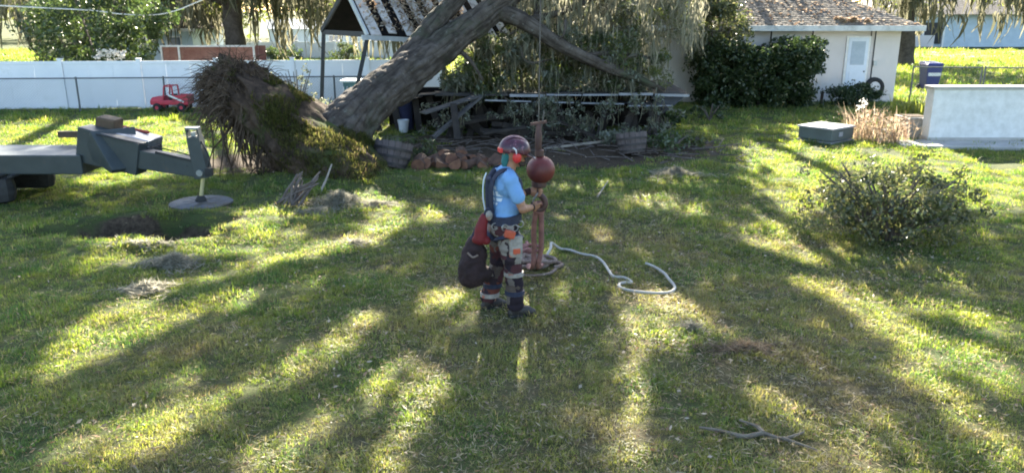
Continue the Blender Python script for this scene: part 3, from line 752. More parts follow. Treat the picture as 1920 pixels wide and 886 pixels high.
for i in range(1500):
    d0 = Vector((random.gauss(-.25, 1), random.gauss(-.2, 1), random.gauss(.1, 1))).normalized(); p0 = mass_pt(d0)
    d = (d0 * .8 + Vector((random.uniform(-.6, .3), random.uniform(-.4, .3), random.uniform(-1.3, .25)))).normalized(); L = random.uniform(.08, .5)
    p1 = p0 + d * L * .5 + vary((0, 0, 0), .05); p2 = p1 + (d + Vector((random.uniform(-.5, .5), random.uniform(-.5, .5), -.7))).normalized() * L * .5
    p2.z = max(p2.z, .02); p1.z = max(p1.z, .02)
    b.tube([p0, p1, p2], [.008, .006, .002], 3, cap=False)
# roots still reaching from the raised rim to the ground
for i in range(26):
    p0 = plate_pt(random.uniform(0.45, 0.95), random.uniform(-0.8, 0.3), -0.6); g_ = Vector((p0.x + random.uniform(-.25, .55), p0.y + random.uniform(-.5, .2), 0.02))
    mid = (p0 + g_) * 0.5 + Vector((random.uniform(-.2, .2), random.uniform(-.15, .15), 0))
    b.tube(sm([p0, mid, g_], 4), lerp_r([0.022, 0.015, 0.010], 9), 4, cap=False)
rl = b.build('rootlets', M['root'], oak); rl['kind'] = 'stuff'
# turf and moss still growing on the upper face
n_ = 15000
aa = rng.uniform(-1, 1, n_); bb = rng.uniform(-1, 1, n_); ok = aa ** 2 + bb ** 2 < 0.97; aa, bb = aa[ok], bb[ok]
vv = [plate_pt(a, b_, math.sqrt(max(0, 1 - a * a - b_ * b_)), 1.0 + 0.20 * mnoise.fractal(Vector((a, b_, math.sqrt(max(0, 1 - a * a - b_ * b_)))) * 1.9 + Vector((3, 1, 7)), 1.0, 2.0, 5)) for a, b_ in zip(aa, bb)]
keep = [v for v in vv if mnoise.fractal(v * 1.6, 1.0, 2.0, 3) > 0.06 + (.25 if v.x < -4.6 else 0)]
v, q = blade_geo(np.array([tuple(p) for p in keep]), 0.085, 0.014, 1.0)
tf = np_mesh('moss_turf', v, q, M['mossgreen'], oak); tf['kind'] = 'stuff'
# weeds and turf on the near face of the heaved end
n_ = 7000
aa = rng.uniform(-1.0, 0.15, n_); bb = -rng.uniform(0.2, 1.0, n_); cc = rng.uniform(-0.8, 0.7, n_)
nn = np.sqrt(aa ** 2 + bb ** 2 + cc ** 2)
vv = []
for a, b_, c_, m_ in zip(aa, bb, cc, nn):
    d = Vector((a, b_, c_)) / m_
    if mnoise.fractal(d * 3.0, 1.0, 2.0, 3) < -0.05: continue
    s_ = 1 + 0.20 * mnoise.fractal(d * 1.9 + Vector((3, 1, 7)), 1.0, 2.0, 5) + 0.10 * mnoise.noise(d * 7)
    p_ = plate_pt(d.x, d.y, d.z, s_)
    if p_.z > 0.02: vv.append(tuple(p_))
for i in range(15000):
    d = Vector((random.gauss(0, 1), random.gauss(0, 1), random.gauss(0, 1))).normalized()
    if d.y > .5 or mnoise.fractal(d * 3.4, 1.0, 2.0, 3) < -.12: continue
    p_ = mound_pt(d)
    if p_.z > .02: vv.append(tuple(p_))
rv = []
for i in range(9000):
    d = Vector((random.gauss(0, 1), random.gauss(0, .8), abs(random.gauss(.5, .6)))).normalized(); p_ = mound_pt(d)
    if p_.z > .05 and d.z > .25 and mnoise.fractal(d * 4.0, 1.0, 2.0, 3) > -.1: rv.append(tuple(p_))
for v_ in keep:
    if v_.x > -4.3 and mnoise.noise(v_ * 3.0) > .05: rv.append(tuple(v_))
v, q = blade_geo(np.array(rv), 0.10, 0.011, 1.0); np_mesh('sunlit_turf', v, q, M['turf_lit'], oak)['kind'] = 'stuff'
v, q = blade_geo(np.array(vv), 0.09, 0.012, 1.2)
tf = np_mesh('clinging_turf', v, q, M['mossgreen'], oak); tf['kind'] = 'stuff'

# foliage of the fallen crown hanging over the shed
cc = []
for i in range(230):
    x = random.uniform(880, 1310); y = random.uniform(-60, 172)
    if x > 1215 and y > 75: continue
    if x < 960 and y < 60: continue
    if x < 900 and y < 90: continue
    cc.append(P(x, y, random.uniform(19.2, 24.0) if y > 60 else random.uniform(20, 25)))
low = []
for i in range(210):
    x = random.uniform(818, 1250); y = random.uniform(62, 174)
    if y < 200 - (x - 790) * 1.1: continue
    if x > 1205 and y < 100: continue
    low.append(P(x, y, random.uniform(18.9, 20.6)))
groups = {'greyleaf': [], 'oak_lit': [], 'oak': []}
for i in range(70):
    x = random.uniform(775, 930); y = random.uniform(80, 178)
    if y < 212 - (x - 770) * 1.1: continue
    groups['oak' if random.random() < .7 else 'greyleaf'].append(clumps([tuple(P(x, y, random.uniform(18.6, 20.6)))], .3, 75))
for c, r_, n_ in [(c, .5, 95) for c in cc] + [(c, .27, 75) for c in low]:
    w = mnoise.noise(Vector(c) * 1.1) + random.uniform(-.35, .35)
    groups['greyleaf' if w > .08 else 'oak_lit' if w > -.2 else 'oak'].append(clumps([tuple(c)], r_, n_))
for k_, g_ in groups.items():
    v, q = leaf_geo(np.concatenate(g_), 0.115, 0.042, droop=0.5); np_mesh('crown', v, q, M[k_], oak)
tops = []
for i in range(680):
    x = random.uniform(880, 1320); y = random.uniform(-70, 120)
    if x < 960 and y < 60: continue
    if x > 1230 and y > 70: continue
    c = P(x, y, random.uniform(19.0, 24)); tops += [tuple(vary(c, 0.14)) for _ in range(9)]
tops += [tuple(vary(c, .16)) for c in low for _ in range(9)]
v, q = strand_geo(tops, 0.5, 0.034); np_mesh('spanish_moss', v, q, M['crownmoss'], oak)
b = MB()
for i in range(170):
    c = random.choice(cc); d = Vector((random.uniform(-1, 1), random.uniform(-1, 1), random.uniform(-.7, .5))).normalized()
    b.tube([c - d * 0.6, c + vary((0, 0, 0), .1), c + d * 0.6], [0.014, 0.010, 0.004], 4, cap=False)
b.build('twigs', M['bark_far'], oak)['kind'] = 'stuff'

# ------------------------------------------------------------------ standing oaks
def oak_tree(label, base, r, limbs, crown_c, per, rad, leaf, mat, moss_n, moss_len, group, leafmul=1.0, mossw=0.07):
    t = thing('oak_tree', label, 'tree', base, group)
    bx, by = base[0], base[1]
    bark_tube([(bx, by, -0.1), (bx + 0.05, by, 1.2), (bx - 0.05, by + 0.1, 2.6), (bx + 0.1, by, 4.2)], [r * 1.45, r * 1.05, r * 0.95, r * 0.85], 18, 'trunk', M['bark_far'], t, k=6, seed=bx)
    for i, l in enumerate(limbs):
        limb([(bx + 0.1, by, 3.2)] + l, [r * 0.6] + [r * 0.42 * (1 - j / (len(l) + 0.5)) + 0.03 for j in range(len(l))], bx + i, t, 10, mat='bark_far')
    pos = clumps(crown_c, rad, per)
    v, q = leaf_geo(pos, leaf, leaf * 0.42, droop=0.2); np_mesh('crown', v, q, M[mat], t)
    if moss_n:
        cs = np.asarray(crown_c); pick = cs[rng.integers(0, len(cs), moss_n)]
        tp = np.repeat(pick + rng.normal(0, rad * 0.6, pick.shape), 7, 0); tp = tp + rng.normal(0, 0.12, tp.shape)
        v, q = strand_geo(tp, moss_len, mossw); np_mesh('spanish_moss', v, q, M['moss'], t)
    return t
def cloud(n, x0, x1, y0, y1, z0, z1):
    return np.stack([rng.uniform(x0, x1, n), rng.uniform(y0, y1, n), rng.uniform(z0, z1, n)], 1)

# Where the late sun does reach the lawn: strokes read off the ground; leaves added above the view shade the rest.
LIT = [
    ([(520, 345), (640, 372), (735, 388)], 22), ([(430, 312), (560, 335)], 20), ([(1520, 480), (1640, 500), (1820, 530)], 22),
    ([(150, 470), (260, 462), (360, 455), (480, 418), (560, 395)], 13), ([(150, 505), (300, 470), (420, 470), (560, 440)], 10),
    ([(100, 690), (200, 640), (300, 580), (460, 540), (600, 490), (700, 452)], 30), ([(100, 640), (200, 590), (330, 545)], 14),
    ([(60, 870), (239, 821), (419, 749), (491, 718), (635, 651), (700, 610)], 22), ([(150, 880), (330, 850), (420, 800)], 18),
    ([(440, 900), (563, 821), (687, 749), (760, 690)], 24), ([(690, 900), (740, 830), (790, 730)], 34), ([(560, 900), (620, 880)], 18),
    ([(640, 460), (700, 445)], 14), ([(720, 430), (760, 420)], 8), ([(800, 412), (850, 405)], 9), ([(800, 580), (850, 545)], 12), ([(900, 355), (850, 375)], 7),
    ([(1040, 400), (1075, 395)], 14), ([(1020, 445), (1055, 440)], 26), ([(1100, 385), (1170, 378)], 9), ([(1195, 372), (1250, 380), (1310, 400)], 10), ([(1040, 345), (1090, 350)], 9),
    ([(1130, 345), (1180, 335)], 6), ([(1130, 430), (1120, 450)], 7), ([(1215, 485), (1190, 505)], 10), ([(1225, 540), (1250, 530)], 8), ([(990, 600), (1000, 575)], 12),
    ([(950, 690), (990, 660), (975, 700), (930, 770)], 12), ([(1190, 590), (1300, 585), (1330, 600)], 30), ([(1200, 650), (1290, 640)], 24), ([(1180, 690), (1200, 760), (1160, 900)], 26),
    ([(1200, 900), (1190, 800)], 22), ([(1400, 660), (1470, 690)], 12), ([(1420, 730), (1500, 790), (1640, 900)], 30), ([(1480, 880), (1560, 860)], 20),
    ([(1420, 462), (1470, 455)], 22), ([(1500, 512), (1560, 535), (1640, 570), (1748, 640), (1900, 700)], 30), ([(1600, 520), (1700, 560), (1900, 620)], 22), ([(1700, 700), (1800, 770), (1900, 860)], 16),
    ([(1330, 620), (1400, 640)], 16), ([(1640, 760), (1748, 880)], 10), ([(1380, 330), (1460, 345), (1560, 330)], 26), ([(1430, 395), (1480, 385)], 16), ([(1180, 318), (1320, 345)], 8),
    ([(1480, 250), (1700, 330), (1900, 330)], 60), ([(1440, 310), (1560, 290), (1900, 280)], 55), ([(1420, 360), (1540, 350)], 28), ([(1500, 390), (1560, 360)], 20),
    ([(150, 345), (240, 325), (300, 315)], 12), ([(100, 240), (400, 240)], 60), ([(100, 290), (380, 290)], 30), ([(400, 300), (480, 330)], 8),
]
def lit_amount(px_, py_):
    out = np.full(len(px_), -9.0)
    for poly, hw in LIT:
        for (ax, ay), (bx, by) in zip(poly[:-1], poly[1:]):
            dx, dy = bx - ax, by - ay; t = np.clip(((px_ - ax) * dx + (py_ - ay) * dy) / (dx * dx + dy * dy), 0, 1)
            d = np.hypot(px_ - ax - t * dx, py_ - ay - t * dy)
            out = np.maximum(out, 1 - d / (hw * 1.15 + 4))
    return out
n_ = 52000
sx = rng.uniform(-10.5, 10.5, n_); sy = rng.uniform(3.2, 22, n_)
cot = 1 / math.tan(SUN_EL)
dd = sy * CP + CAM_H * SP; ppx = CX + FPX * sx / dd; ppy = CY - FPX * (sy * SP - CAM_H * CP) / dd
ok = (np.abs(sx) < sy * 0.68 + 0.5)
lit = lit_amount(ppx, ppy)
st1 = np.array([mnoise.noise(Vector((x * 2.6, y * .26, 1.7))) for x, y in zip(sx, sy)])
st2 = np.array([mnoise.noise(Vector((x * 5.2, y * .5, 8.1))) for x, y in zip(sx, sy)])
lit = lit + st1 * .75 + st2 * .35
dens = np.where(lit > 0.30, 0.03, np.where(lit > 0.0, 0.3, 1.0))
dens = np.where((lit < -.2) & (st1 + .5 * st2 > .42), .25, dens)
# the strip right of the crushed shed and the far lawn stay in the sun
dens = np.where((sy > 15.5) & ~((sx > 2.2) & (sx < 7.6)), 0.0, dens)
ok &= rng.uniform(0, 1, n_) < dens
ok &= rng.uniform(0, 1, n_) < np.where(sy < 10, 0.85, 0.7)
sx, sy = sx[ok], sy[ok]
hh = rng.uniform(5.6, 8.6, len(sx))
cpos = np.stack([sx + hh * cot * math.tan(SUN_AZ), sy + hh * cot, hh], 1)
def shade_leaves(c):
    k_ = 9; n = len(c) * k_
    ray = np.array([math.sin(SUN_AZ) * math.cos(SUN_EL), math.cos(SUN_AZ) * math.cos(SUN_EL), math.sin(SUN_EL)])
    j = rng.normal(0, 0.035, (n, 3)); j[:, 0] = rng.normal(0, 0.07, n)
    return np.repeat(c, k_, 0) + j + ray * rng.normal(0, 0.28, (n, 1))
left = cpos[:, 0] < -3.0; right = cpos[:, 0] > 3.6
T1 = oak_tree('broad old oak with a thick dark trunk and grey moss behind the white fence', tuple(P(438, 60, 38.0).xy) + (0,), 0.46,
    [[(-12.5, 36, 5.0), (-10.5, 31, 6.4), (-8, 26, 7.2), (-6, 22, 7.4)], [(-14, 35, 5), (-12, 29, 6.6), (-10, 24, 7.6)], [(-11, 37, 5), (-7, 33, 6.5), (-4, 29, 7.5)], [(-16, 38, 4.4), (-19, 37, 5.2)], [(-12, 39, 4.4), (-8.5, 40, 5.0)]],
    np.concatenate([cloud(120, -22, -7.5, 36.5, 43, 2.9, 6.0)]), 70, 0.9, 0.22, 'oak_lit', 420, 1.5, 'mossy oaks behind the yard', mossw=0.12)
def add_shade_screen(t, c):
    v, q = leaf_geo(shade_leaves(c), 0.13, 0.075); np_mesh('shade_screen', v, q, M['oak'], t)  # unseen leaves added along the sun rays to cast the lawn shadows
add_shade_screen(T1, cpos[left]); add_shade_screen(oak, cpos[~left & ~right])
T2 = oak_tree('oak standing behind the beige house roof beyond the hedge', (5.4, 37.0, 0), 0.5,
    [[(6, 34, 5), (6.5, 29, 6.6), (6.5, 24, 7.6)], [(4.6, 34, 5.2), (4.4, 28, 6.8), (4.6, 23, 7.4)], [(8, 37, 5), (11, 36, 6)]],
    cloud(90, 0.5, 10.5, 34, 41, 2.4, 6.2), 80, 0.9, 0.22, 'oak_lit', 300, 1.4, 'mossy oaks behind the yard', mossw=0.12)
add_shade_screen(T2, cpos[right])
oak_tree('mossy oak behind the crushed pavilion roof', (-1.5, 36.0, 0), 0.5, [[(-2, 34, 4.6), (-4.5, 33, 5.2)], [(1, 36, 4.6), (2.5, 35, 5.2)]],
    cloud(100, -6.5, 4.0, 32, 40, 2.3, 6.2), 80, 0.85, 0.2, 'oak_lit', 420, 1.5, 'mossy oaks behind the yard', mossw=0.12)
oak_tree('oak with sunlit leaves far left behind the pale neighbour house', (-23.0, 47.0, 0), 0.5, [[(-24, 46, 4.6), (-27, 45, 5.2)], [(-21, 46, 4.6), (-18, 45, 5.2)]],
    cloud(110, -30, -15, 43, 51, 2.6, 7), 80, 1.1, 0.26, 'oak_lit', 300, 1.7, 'mossy oaks behind the yard', mossw=0.15)
oak_tree('moss hung oak at top right beyond the road side lawn', (21.5, 45.0, 0), 0.45, [[(22, 44, 4.4), (19.5, 43, 5)], [(24, 46, 4.6), (27, 45, 5.2)]],
    cloud(80, 15, 30, 41, 49, 3.2, 7), 80, 1.0, 0.25, 'oak_lit', 330, 1.4, 'mossy oaks behind the yard', mossw=0.14)
# far wood beyond every yard
pos = clumps(cloud(900, -90, 110, 82, 100, 0.5, 11), 1.9, 42)
v, q = leaf_geo(pos, 0.75, 0.4); tag(np_mesh('far_wood', v, q, M['oak_lit']), 'sunlit wood closing the view behind the yards', 'wood', kind='stuff')

# ------------------------------------------------------------------ fences
def white_fence(label, a, b_, h, n):
    a, b_ = Vector(a), Vector(b_); t = thing('white_fence', label, 'fence', a)
    d = (b_ - a) / n; dn = d.normalized(); nrm = Vector((-dn.y, dn.x, 0))
    for i in range(n + 1):
        p = a + d * i
        MB().box(p + Vector((0, 0, h / 2 + 0.03)), (0.12, 0.12, h + 0.06), Matrix.Rotation(math.atan2(dn.y, dn.x), 3, 'Z')).box(p + Vector((0, 0, h + 0.075)), (0.15, 0.15, 0.03), Matrix.Rotation(math.atan2(dn.y, dn.x), 3, 'Z')).build('post', M['vinyl'], t)
        if i == n: break
        q0 = p + dn * 0.062; q1 = p + d - dn * 0.062
        m_ = MB(); L = (q1 - q0).length; nb = max(2, int(L / 0.58))
        for k_ in range(nb):
            s0 = q0 + dn * (L * k_ / nb + 0.002); s1 = q0 + dn * (L * (k_ + 1) / nb - 0.002)
            m_.beam(s0 + Vector((0, 0, h / 2)), s1 + Vector((0, 0, h / 2)), 0.03, h - 0.16)
        m_.build('panel', M['vinyl'], t)
        MB().beam(q0 + Vector((0, 0, h - 0.035)), q1 + Vector((0, 0, h - 0.035)), 0.05, 0.085).build('rail', M['vinyl'], t)
        MB().beam(q0 + Vector((0, 0, 0.06)), q1 + Vector((0, 0, 0.06)), 0.05, 0.085).build('rail', M['vinyl'], t)
    return t
white_fence('tall white panel fence running along the left yard edge', (-29.65, 23.35, 0), (-2.2, 25.6, 0), 1.42, 12)
white_fence('distant white fence behind the near one, above the root plate', (-17.5, 49.5, 0), (-6.5, 51, 0), 1.05, 5)

def chainlink(label, a, b_, h, n, name='chainlink_fence', mesh=True):
    a, b_ = Vector(a), Vector(b_); t = thing(name, label, 'gate' if 'gate' in name else 'fence', a)
    d = (b_ - a) / n
    for i in range(n + 1):
        MB().tube([a + d * i, a + d * i + Vector((0, 0, h + 0.04))], 0.028, 8).build('post', M['galv'], t, True)
    MB().tube([a + Vector((0, 0, h)), b_ + Vector((0, 0, h))], 0.020, 8).build('top_rail', M['galv'], t, True)
    if mesh:
        m_ = MB(); L = (b_ - a).length; dn = (b_ - a).normalized(); off = Vector((-dn.y, dn.x, 0)) * 0.03
        s = -h
        while s < L:
            for sg in (0, 1):
                x0, x1 = max(0, s), min(L, s + h)
                z0, z1 = x0 - s, x1 - s
                if sg: z0, z1 = h - z0, h - z1
                if x1 > x0: m_.tube([a + dn * x0 + off + Vector((0, 0, z0)), a + dn * x1 + off + Vector((0, 0, z1))], 0.0022, 3, cap=False)
            s += 0.085
        o = m_.build('wire_mesh', M['galv'], t); o['kind'] = 'stuff'
    return t
chainlink('dark chain link fence standing just in front of the white fence', (-30.5, 22.7, 0), (-2.9, 24.9, 0), 0.97, 11)
chainlink('chain link gate beside the beige house corner', (12.95, 26.3, 0), (15.0, 26.0, 0), 1.15, 1, 'chainlink_gate')
chainlink('chain link fence continuing right past the blue bin', (15.1, 26.0, 0), (23.0, 25.2, 0), 1.15, 3)

# ------------------------------------------------------------------ left background
def shrub(name, label, cat, base, rx, ry, h, n, leaf, mat, z0=0.15, group=None, stems=7, per=40, crad=0.22, lw=0.5):
    t = thing(name, label, cat, (base[0], base[1], 0), group)
    c = rng.normal(size=(n, 3)); c /= np.linalg.norm(c, axis=1, keepdims=True); c *= rng.uniform(0.25, 1, (n, 1)) ** 0.45
    bump = 1 + 0.22 * np.sin(c[:, 0:1] * 6 + base[0]) * np.sin(c[:, 1:2] * 7 + 1.3) + 0.12 * np.sin(c[:, 2:3] * 9)
    c = c * bump
    c = np.stack([base[0] + c[:, 0] * rx, base[1] + c[:, 1] * ry, z0 + (h - z0) * (0.5 + 0.5 * c[:, 2])], 1)
    pos = clumps(c, crad, per); pos[:, 2] = np.maximum(pos[:, 2], 0.03)
    v, q = leaf_geo(pos, leaf, leaf * lw); np_mesh('foliage', v, q, M[mat], t)
    b = MB()
    for i in range(stems):
        a = 6.283 * i / stems + random.uniform(-.3, .3); rr = random.uniform(0.3, 0.85)
        b.tube(sm([(base[0], base[1], 0), (base[0] + rx * rr * 0.4 * math.cos(a), base[1] + ry * rr * 0.4 * math.sin(a), h * 0.45), (base[0] + rx * rr * math.cos(a), base[1] + ry * rr * math.sin(a), h * random.uniform(0.75, 0.98))], 4), lerp_r([0.035, 0.02, 0.008], 9), 5)
    b.build('stems', M['darkstick'], t)
    return t
p = P(222, 100, 29.0)
t = shrub('garden_tree', 'bushy bright green tree behind the white fence at far left', 'tree', (p.x - 0.6, p.y), 2.6, 1.6, 4.4, 170, 0.17, 'citrus', 0.6, per=60, crad=0.5)
pos = clumps([tuple(P(random.uniform(175, 235), random.uniform(95, 118), 27.6)) for _ in range(26)], 0.14, 14)
v, q = leaf_geo(pos, 0.10, 0.07); np_mesh('blossom', v, q, M['blossom'], t)
shrub('garden_tree', 'dark rounded tree beyond the fence, left of the neighbour house', 'tree', (-17.6, 33.5), 1.9, 1.4, 3.6, 90, 0.2, 'oak', 0.5, per=60, crad=0.5)
p = P(540, 104, 50)
shrub('shrub', 'low green shrub in front of the distant white fence', 'shrub', (p.x, 48.6), 1.3, 0.7, 0.75, 40, 0.16, 'citrus', 0.1, per=35, crad=0.3)
p = P(650, 100, 46)
shrub('shrub', 'small dark shrub seen between the pavilion posts', 'shrub', (p.x, 46), 0.75, 0.7, 1.15, 30, 0.16, 'oak', 0.1, per=35, crad=0.28)
# neighbour house
nh = thing('neighbour_house', 'pale blue neighbour house with a dark roof behind the rust red trailer', 'house', (-18.2, 41, 0))
xa, xb, ya, yb, hz_ = -18.9, -15.6, 40.2, 44.5, 2.05
MB().box(((xa + xb) / 2, (ya + yb) / 2, hz_ / 2), (xb - xa, yb - ya, hz_)).build('wall', M['paleblue'], nh)
m_ = MB(); e = 0.35
m_.hexa([Vector(p_) for p_ in ((xa - e, ya - e, hz_), (xb + e, ya - e, hz_), (xb + e, yb + e, hz_), (xa - e, yb + e, hz_), (xa + 0.9, (ya + yb) / 2 - 0.3, hz_ + 0.95), (xb - 0.9, (ya + yb) / 2 - 0.3, hz_ + 0.95), (xb - 0.9, (ya + yb) / 2 + 0.3, hz_ + 0.95), (xa + 0.9, (ya + yb) / 2 + 0.3, hz_ + 0.95))])
m_.build('roof', M['darkshingle'], nh)
MB().box(((xa + xb) / 2, ya - e - 0.02, hz_ - 0.05), (xb - xa + 2 * e, 0.04, 0.14)).build('fascia', M['whitepaint'], nh)
w_ = MB().box((xa + 1.0, ya - 0.02, 1.35), (0.75, 0.05, 0.7)).build('window', M['whitepaint'], nh)
MB().box((xa + 1.0, ya - 0.05, 1.35), (0.62, 0.03, 0.58)).build('pane', M['glass'], w_)
w_ = MB().box((xb - 0.9, ya - 0.02, 1.35), (0.75, 0.05, 0.7)).build('window', M['whitepaint'], nh)
MB().box((xb - 0.9, ya - 0.05, 1.35), (0.62, 0.03, 0.58)).build('pane', M['glass'], w_)
# long white shed roof line further right
ws = thing('distant_shed', 'long pale low shed behind the distant white fence', 'shed', (-11, 56, 0))
MB().box((-12, 57.5, 0.85), (9, 3, 1.7)).build('wall', M['paleblue'], ws)
MB().hexa([Vector(p_) for p_ in ((-16.8, 55.7, 1.7), (-7.2, 55.7, 1.7), (-7.2, 59.3, 1.7), (-16.8, 59.3, 1.7), (-16.8, 57.4, 2.35), (-7.2, 57.4, 2.35), (-7.2, 57.6, 2.35), (-16.8, 57.6, 2.35))]).build('roof', M['fascia'], ws)
for i in range(3):
    w_ = MB().box((-15 + i * 3, 55.98, 0.95), (0.9, 0.06, 0.7)).build('window', M['whitepaint'], ws)
    MB().box((-15 + i * 3, 55.94, 0.95), (0.76, 0.04, 0.56)).build('pane', M['glass'], w_)
# rust red trailer with pale frame
tr = thing('trailer', 'long rust red trailer with pale rails parked behind the white fence', 'trailer', (-13, 34, 0))
x0, x1 = P(304, 100, 34).x, P(477, 100, 34).x; zt = P(390, 88, 34).z
MB().box(((x0 + x1) / 2, 34.8, 0.42), (x1 - x0, 1.6, 0.12)).build('bed', M['brownmetal'], tr)
nb = 12
for i in range(nb):
    xx = x0 + (x1 - x0) * (i + 0.5) / nb
    MB().box((xx, 34.0 + 0.012 * (i % 2), (0.48 + zt) / 2), ((x1 - x0) / nb - 0.012, 0.04, zt - 0.48 - 0.02)).build('side_panel', M['rust'], tr)
    MB().box((xx, 35.6 + 0.012 * (i % 2), (0.48 + zt) / 2), ((x1 - x0) / nb - 0.012, 0.04, zt - 0.48 - 0.02)).build('side_panel', M['rust'], tr)
MB().box(((x0 + x1) / 2, 33.97, zt + 0.03), (x1 - x0 + 0.1, 0.10, 0.07)).build('rail', M['whitepaint'], tr)
for xx in (x0, x0 + (x1 - x0) * 0.19, x1):
    MB().box((xx, 33.95, (0.4 + zt) / 2), (0.07, 0.07, zt - 0.4)).build('corner_post', M['whitepaint'], tr)
for xx in (x0 + 1.6, x0 + 2.4):
    rt = Matrix.Rotation(R(90), 3, 'X')
    w_ = MB().torus((xx, 33.9, 0.3), 0.22, 0.085, 20, 8, rt).build('wheel', M['tire'], tr, True)
    MB().lathe([(0.16, -0.04), (0.16, 0.04)], (xx, 33.9, 0.3), 14, rt).build('rim', M['silver'], w_)
# red ride-on toy truck
def toy():
    bs = G(325, 208); t = thing('toy_truck', 'small red ride on toy truck with open cab frame by the white fence', 'toy truck', (bs.x, bs.y, 0))
    x, y = bs.x, bs.y
    MB().box((x, y, 0.27), (1.12, 0.52, 0.14)).build('body', M['toyred'], t, bevel=0.03)
    MB().hexa([Vector(p_) for p_ in ((x - .55, y - .24, .34), (x - .16, y - .24, .34), (x - .16, y + .24, .34), (x - .55, y + .24, .34), (x - .5, y - .2, .42), (x - .16, y - .22, .46), (x - .16, y + .22, .46), (x - .5, y + .2, .42))]).build('bonnet', M['toyred'], t)
    m_ = MB()
    for yy in (-.22, .22):
        m_.beam((x - .17, y + yy, .34), (x - .11, y + yy, .74), .035, .035); m_.beam((x + .14, y + yy, .34), (x + .12, y + yy, .74), .035, .035); m_.beam((x - .11, y + yy, .745), (x + .12, y + yy, .745), .035, .035)
    m_.beam((x - .11, y - .2, .76), (x - .11, y + .2, .76), .03, .03); m_.beam((x + .12, y - .2, .76), (x + .12, y + .2, .76), .03, .03)
    m_.build('cab_frame', M['toyred'], t)
    for yy in (-.24, .24): MB().box((x + .36, y + yy, .41), (.38, .04, .15)).build('bed_side', M['toyred'], t)
    MB().box((x + .55, y, .41), (.04, .5, .15)).build('tailgate', M['toyred'], t)
    MB().beam((x + .02, y - .29, .50), (x + .46, y - .29, .30), .03, .05).build('stripe', M['whitepaint'], t)
    MB().box((x + .05, y, .42), (.16, .3, .16)).build('seat', M['machine_dk'], t, bevel=.02)
    rt = Matrix.Rotation(R(90), 3, 'X')
    for dx in (-.36, .36):
        for yy in (-.27, .27):
            w_ = MB().torus((x + dx, y + yy, .13), .085, .045, 16, 8, rt).build('wheel', M['tire'], t, True)
            MB().lathe([(.06, -.03), (.06, .03)], (x + dx, y + yy, .13), 10, rt).build('rim', M['toyred'], w_)
toy()
# overhead cable
pts_ = [P(-60, 8, 27), P(60, 14, 27.3), P(172, 20, 27.6), P(230, 27, 28), P(290, 28, 28.3), P(330, 20, 28.6), P(380, 0, 29)]
tag(MB().tube(sm(pts_, 5), 0.022, 6).build('overhead_cable', M['cable'], None, True), 'pale sagging overhead cable at upper left', 'cable')
for (x, y, Y, hgt, lb) in ((560, 200, 22.6, 1.35, 'thin twiggy weed against the white fence right of the root plate'), (605, 205, 21.0, 0.8, 'low leafy weed at the foot of the left pavilion post'), (690, 200, 20.6, 0.95, 'weedy bush between the pavilion post and the trunk'), (645, 205, 19.6, 0.7, 'grey green weed just behind the trunk base'), (520, 200, 23.0, 1.1, 'sparse weed above the moss on the root plate rim')):
    p = P(x, y, Y)
    shrub('weed', lb, 'weed', (p.x, p.y), 0.55, 0.4, hgt, 26, 0.09, 'greyleaf', 0.1, 'weeds round the pavilion', stems=9, per=16, crad=0.16)

# ------------------------------------------------------------------ pavilion
C1, C2 = P(690, 60, 19.3), P(607, 62, 21.5); C1.z = C2.z = 2.36
rd = Vector((0.82, 0.57, -0.06)).normalized(); midg = (C1 + C2) * 0.5; APX = midg + Vector((0.12, 0, 1.0)); L_ = 4.3
pv = thing('pavilion', 'dark leaning garden pavilion with slatted roof pinned under the fallen trunk', 'pavilion', (midg.x, midg.y, 0))
ns_ = 9
for i in range(ns_):
    s0 = rd * (L_ * i / ns_ + 0.03); s1 = rd * (L_ * (i + random.uniform(.50, .66)) / ns_)
    sl = (C1 - APX); nr = rd.cross(sl).normalized(); nr = nr if nr.z > 0 else -nr
    lift = nr * (0.05 + (i % 2) * 0.02); j = random.uniform(0.97, 1.08)
    a0, a1, b0, b1 = APX + s0, APX + s1, APX + sl * j + s0, APX + sl * j + s1
    MB().hexa([a0 + lift, a1 + lift, b1 + lift, b0 + lift] + [q_ + lift + nr * 0.025 for q_ in (a0, a1, b1, b0)]).build('roof_slat', M['slatwood'], pv)
sl2 = (C2 - APX); nr2 = rd.cross(sl2).normalized(); nr2 = nr2 if nr2.z > 0 else -nr2
MB().hexa([APX, APX + rd * L_, APX + sl2 * 1.03 + rd * L_, APX + sl2 * 1.03] + [q_ + nr2 * 0.03 for q_ in (APX, APX + rd * L_, APX + sl2 * 1.03 + rd * L_, APX + sl2 * 1.03)]).build('roof_panel', M['shadeblack'], pv)
sl = (C1 - APX); nr = rd.cross(sl).normalized(); nr = nr if nr.z > 0 else -nr
MB().hexa([APX, APX + rd * L_, APX + sl + rd * L_, APX + sl] + [q_ + nr * 0.022 for q_ in (APX, APX + rd * L_, APX + sl + rd * L_, APX + sl)]).build('roof_panel', M['shadeblack'], pv)
MB().beam(C1 + sl * 0.06 - rd * .05 + nr * .03, APX - rd * .05 + nr * .03, 0.05, 0.11).build('barge_board', M['fascia'], pv)
MB().beam(C2 - rd * .05 + nr2 * .03, APX - rd * .05 + nr2 * .03, 0.05, 0.11).build('barge_board', M['blackmetal'], pv)
MB().beam(C1 + sl * .07 - rd * .2, C1 + sl * .07 + rd * L_, 0.05, 0.11).build('fascia', M['fascia'], pv)
MB().beam(C2, C1, 0.09, 0.12).build('tie_beam', M['blackmetal'], pv)
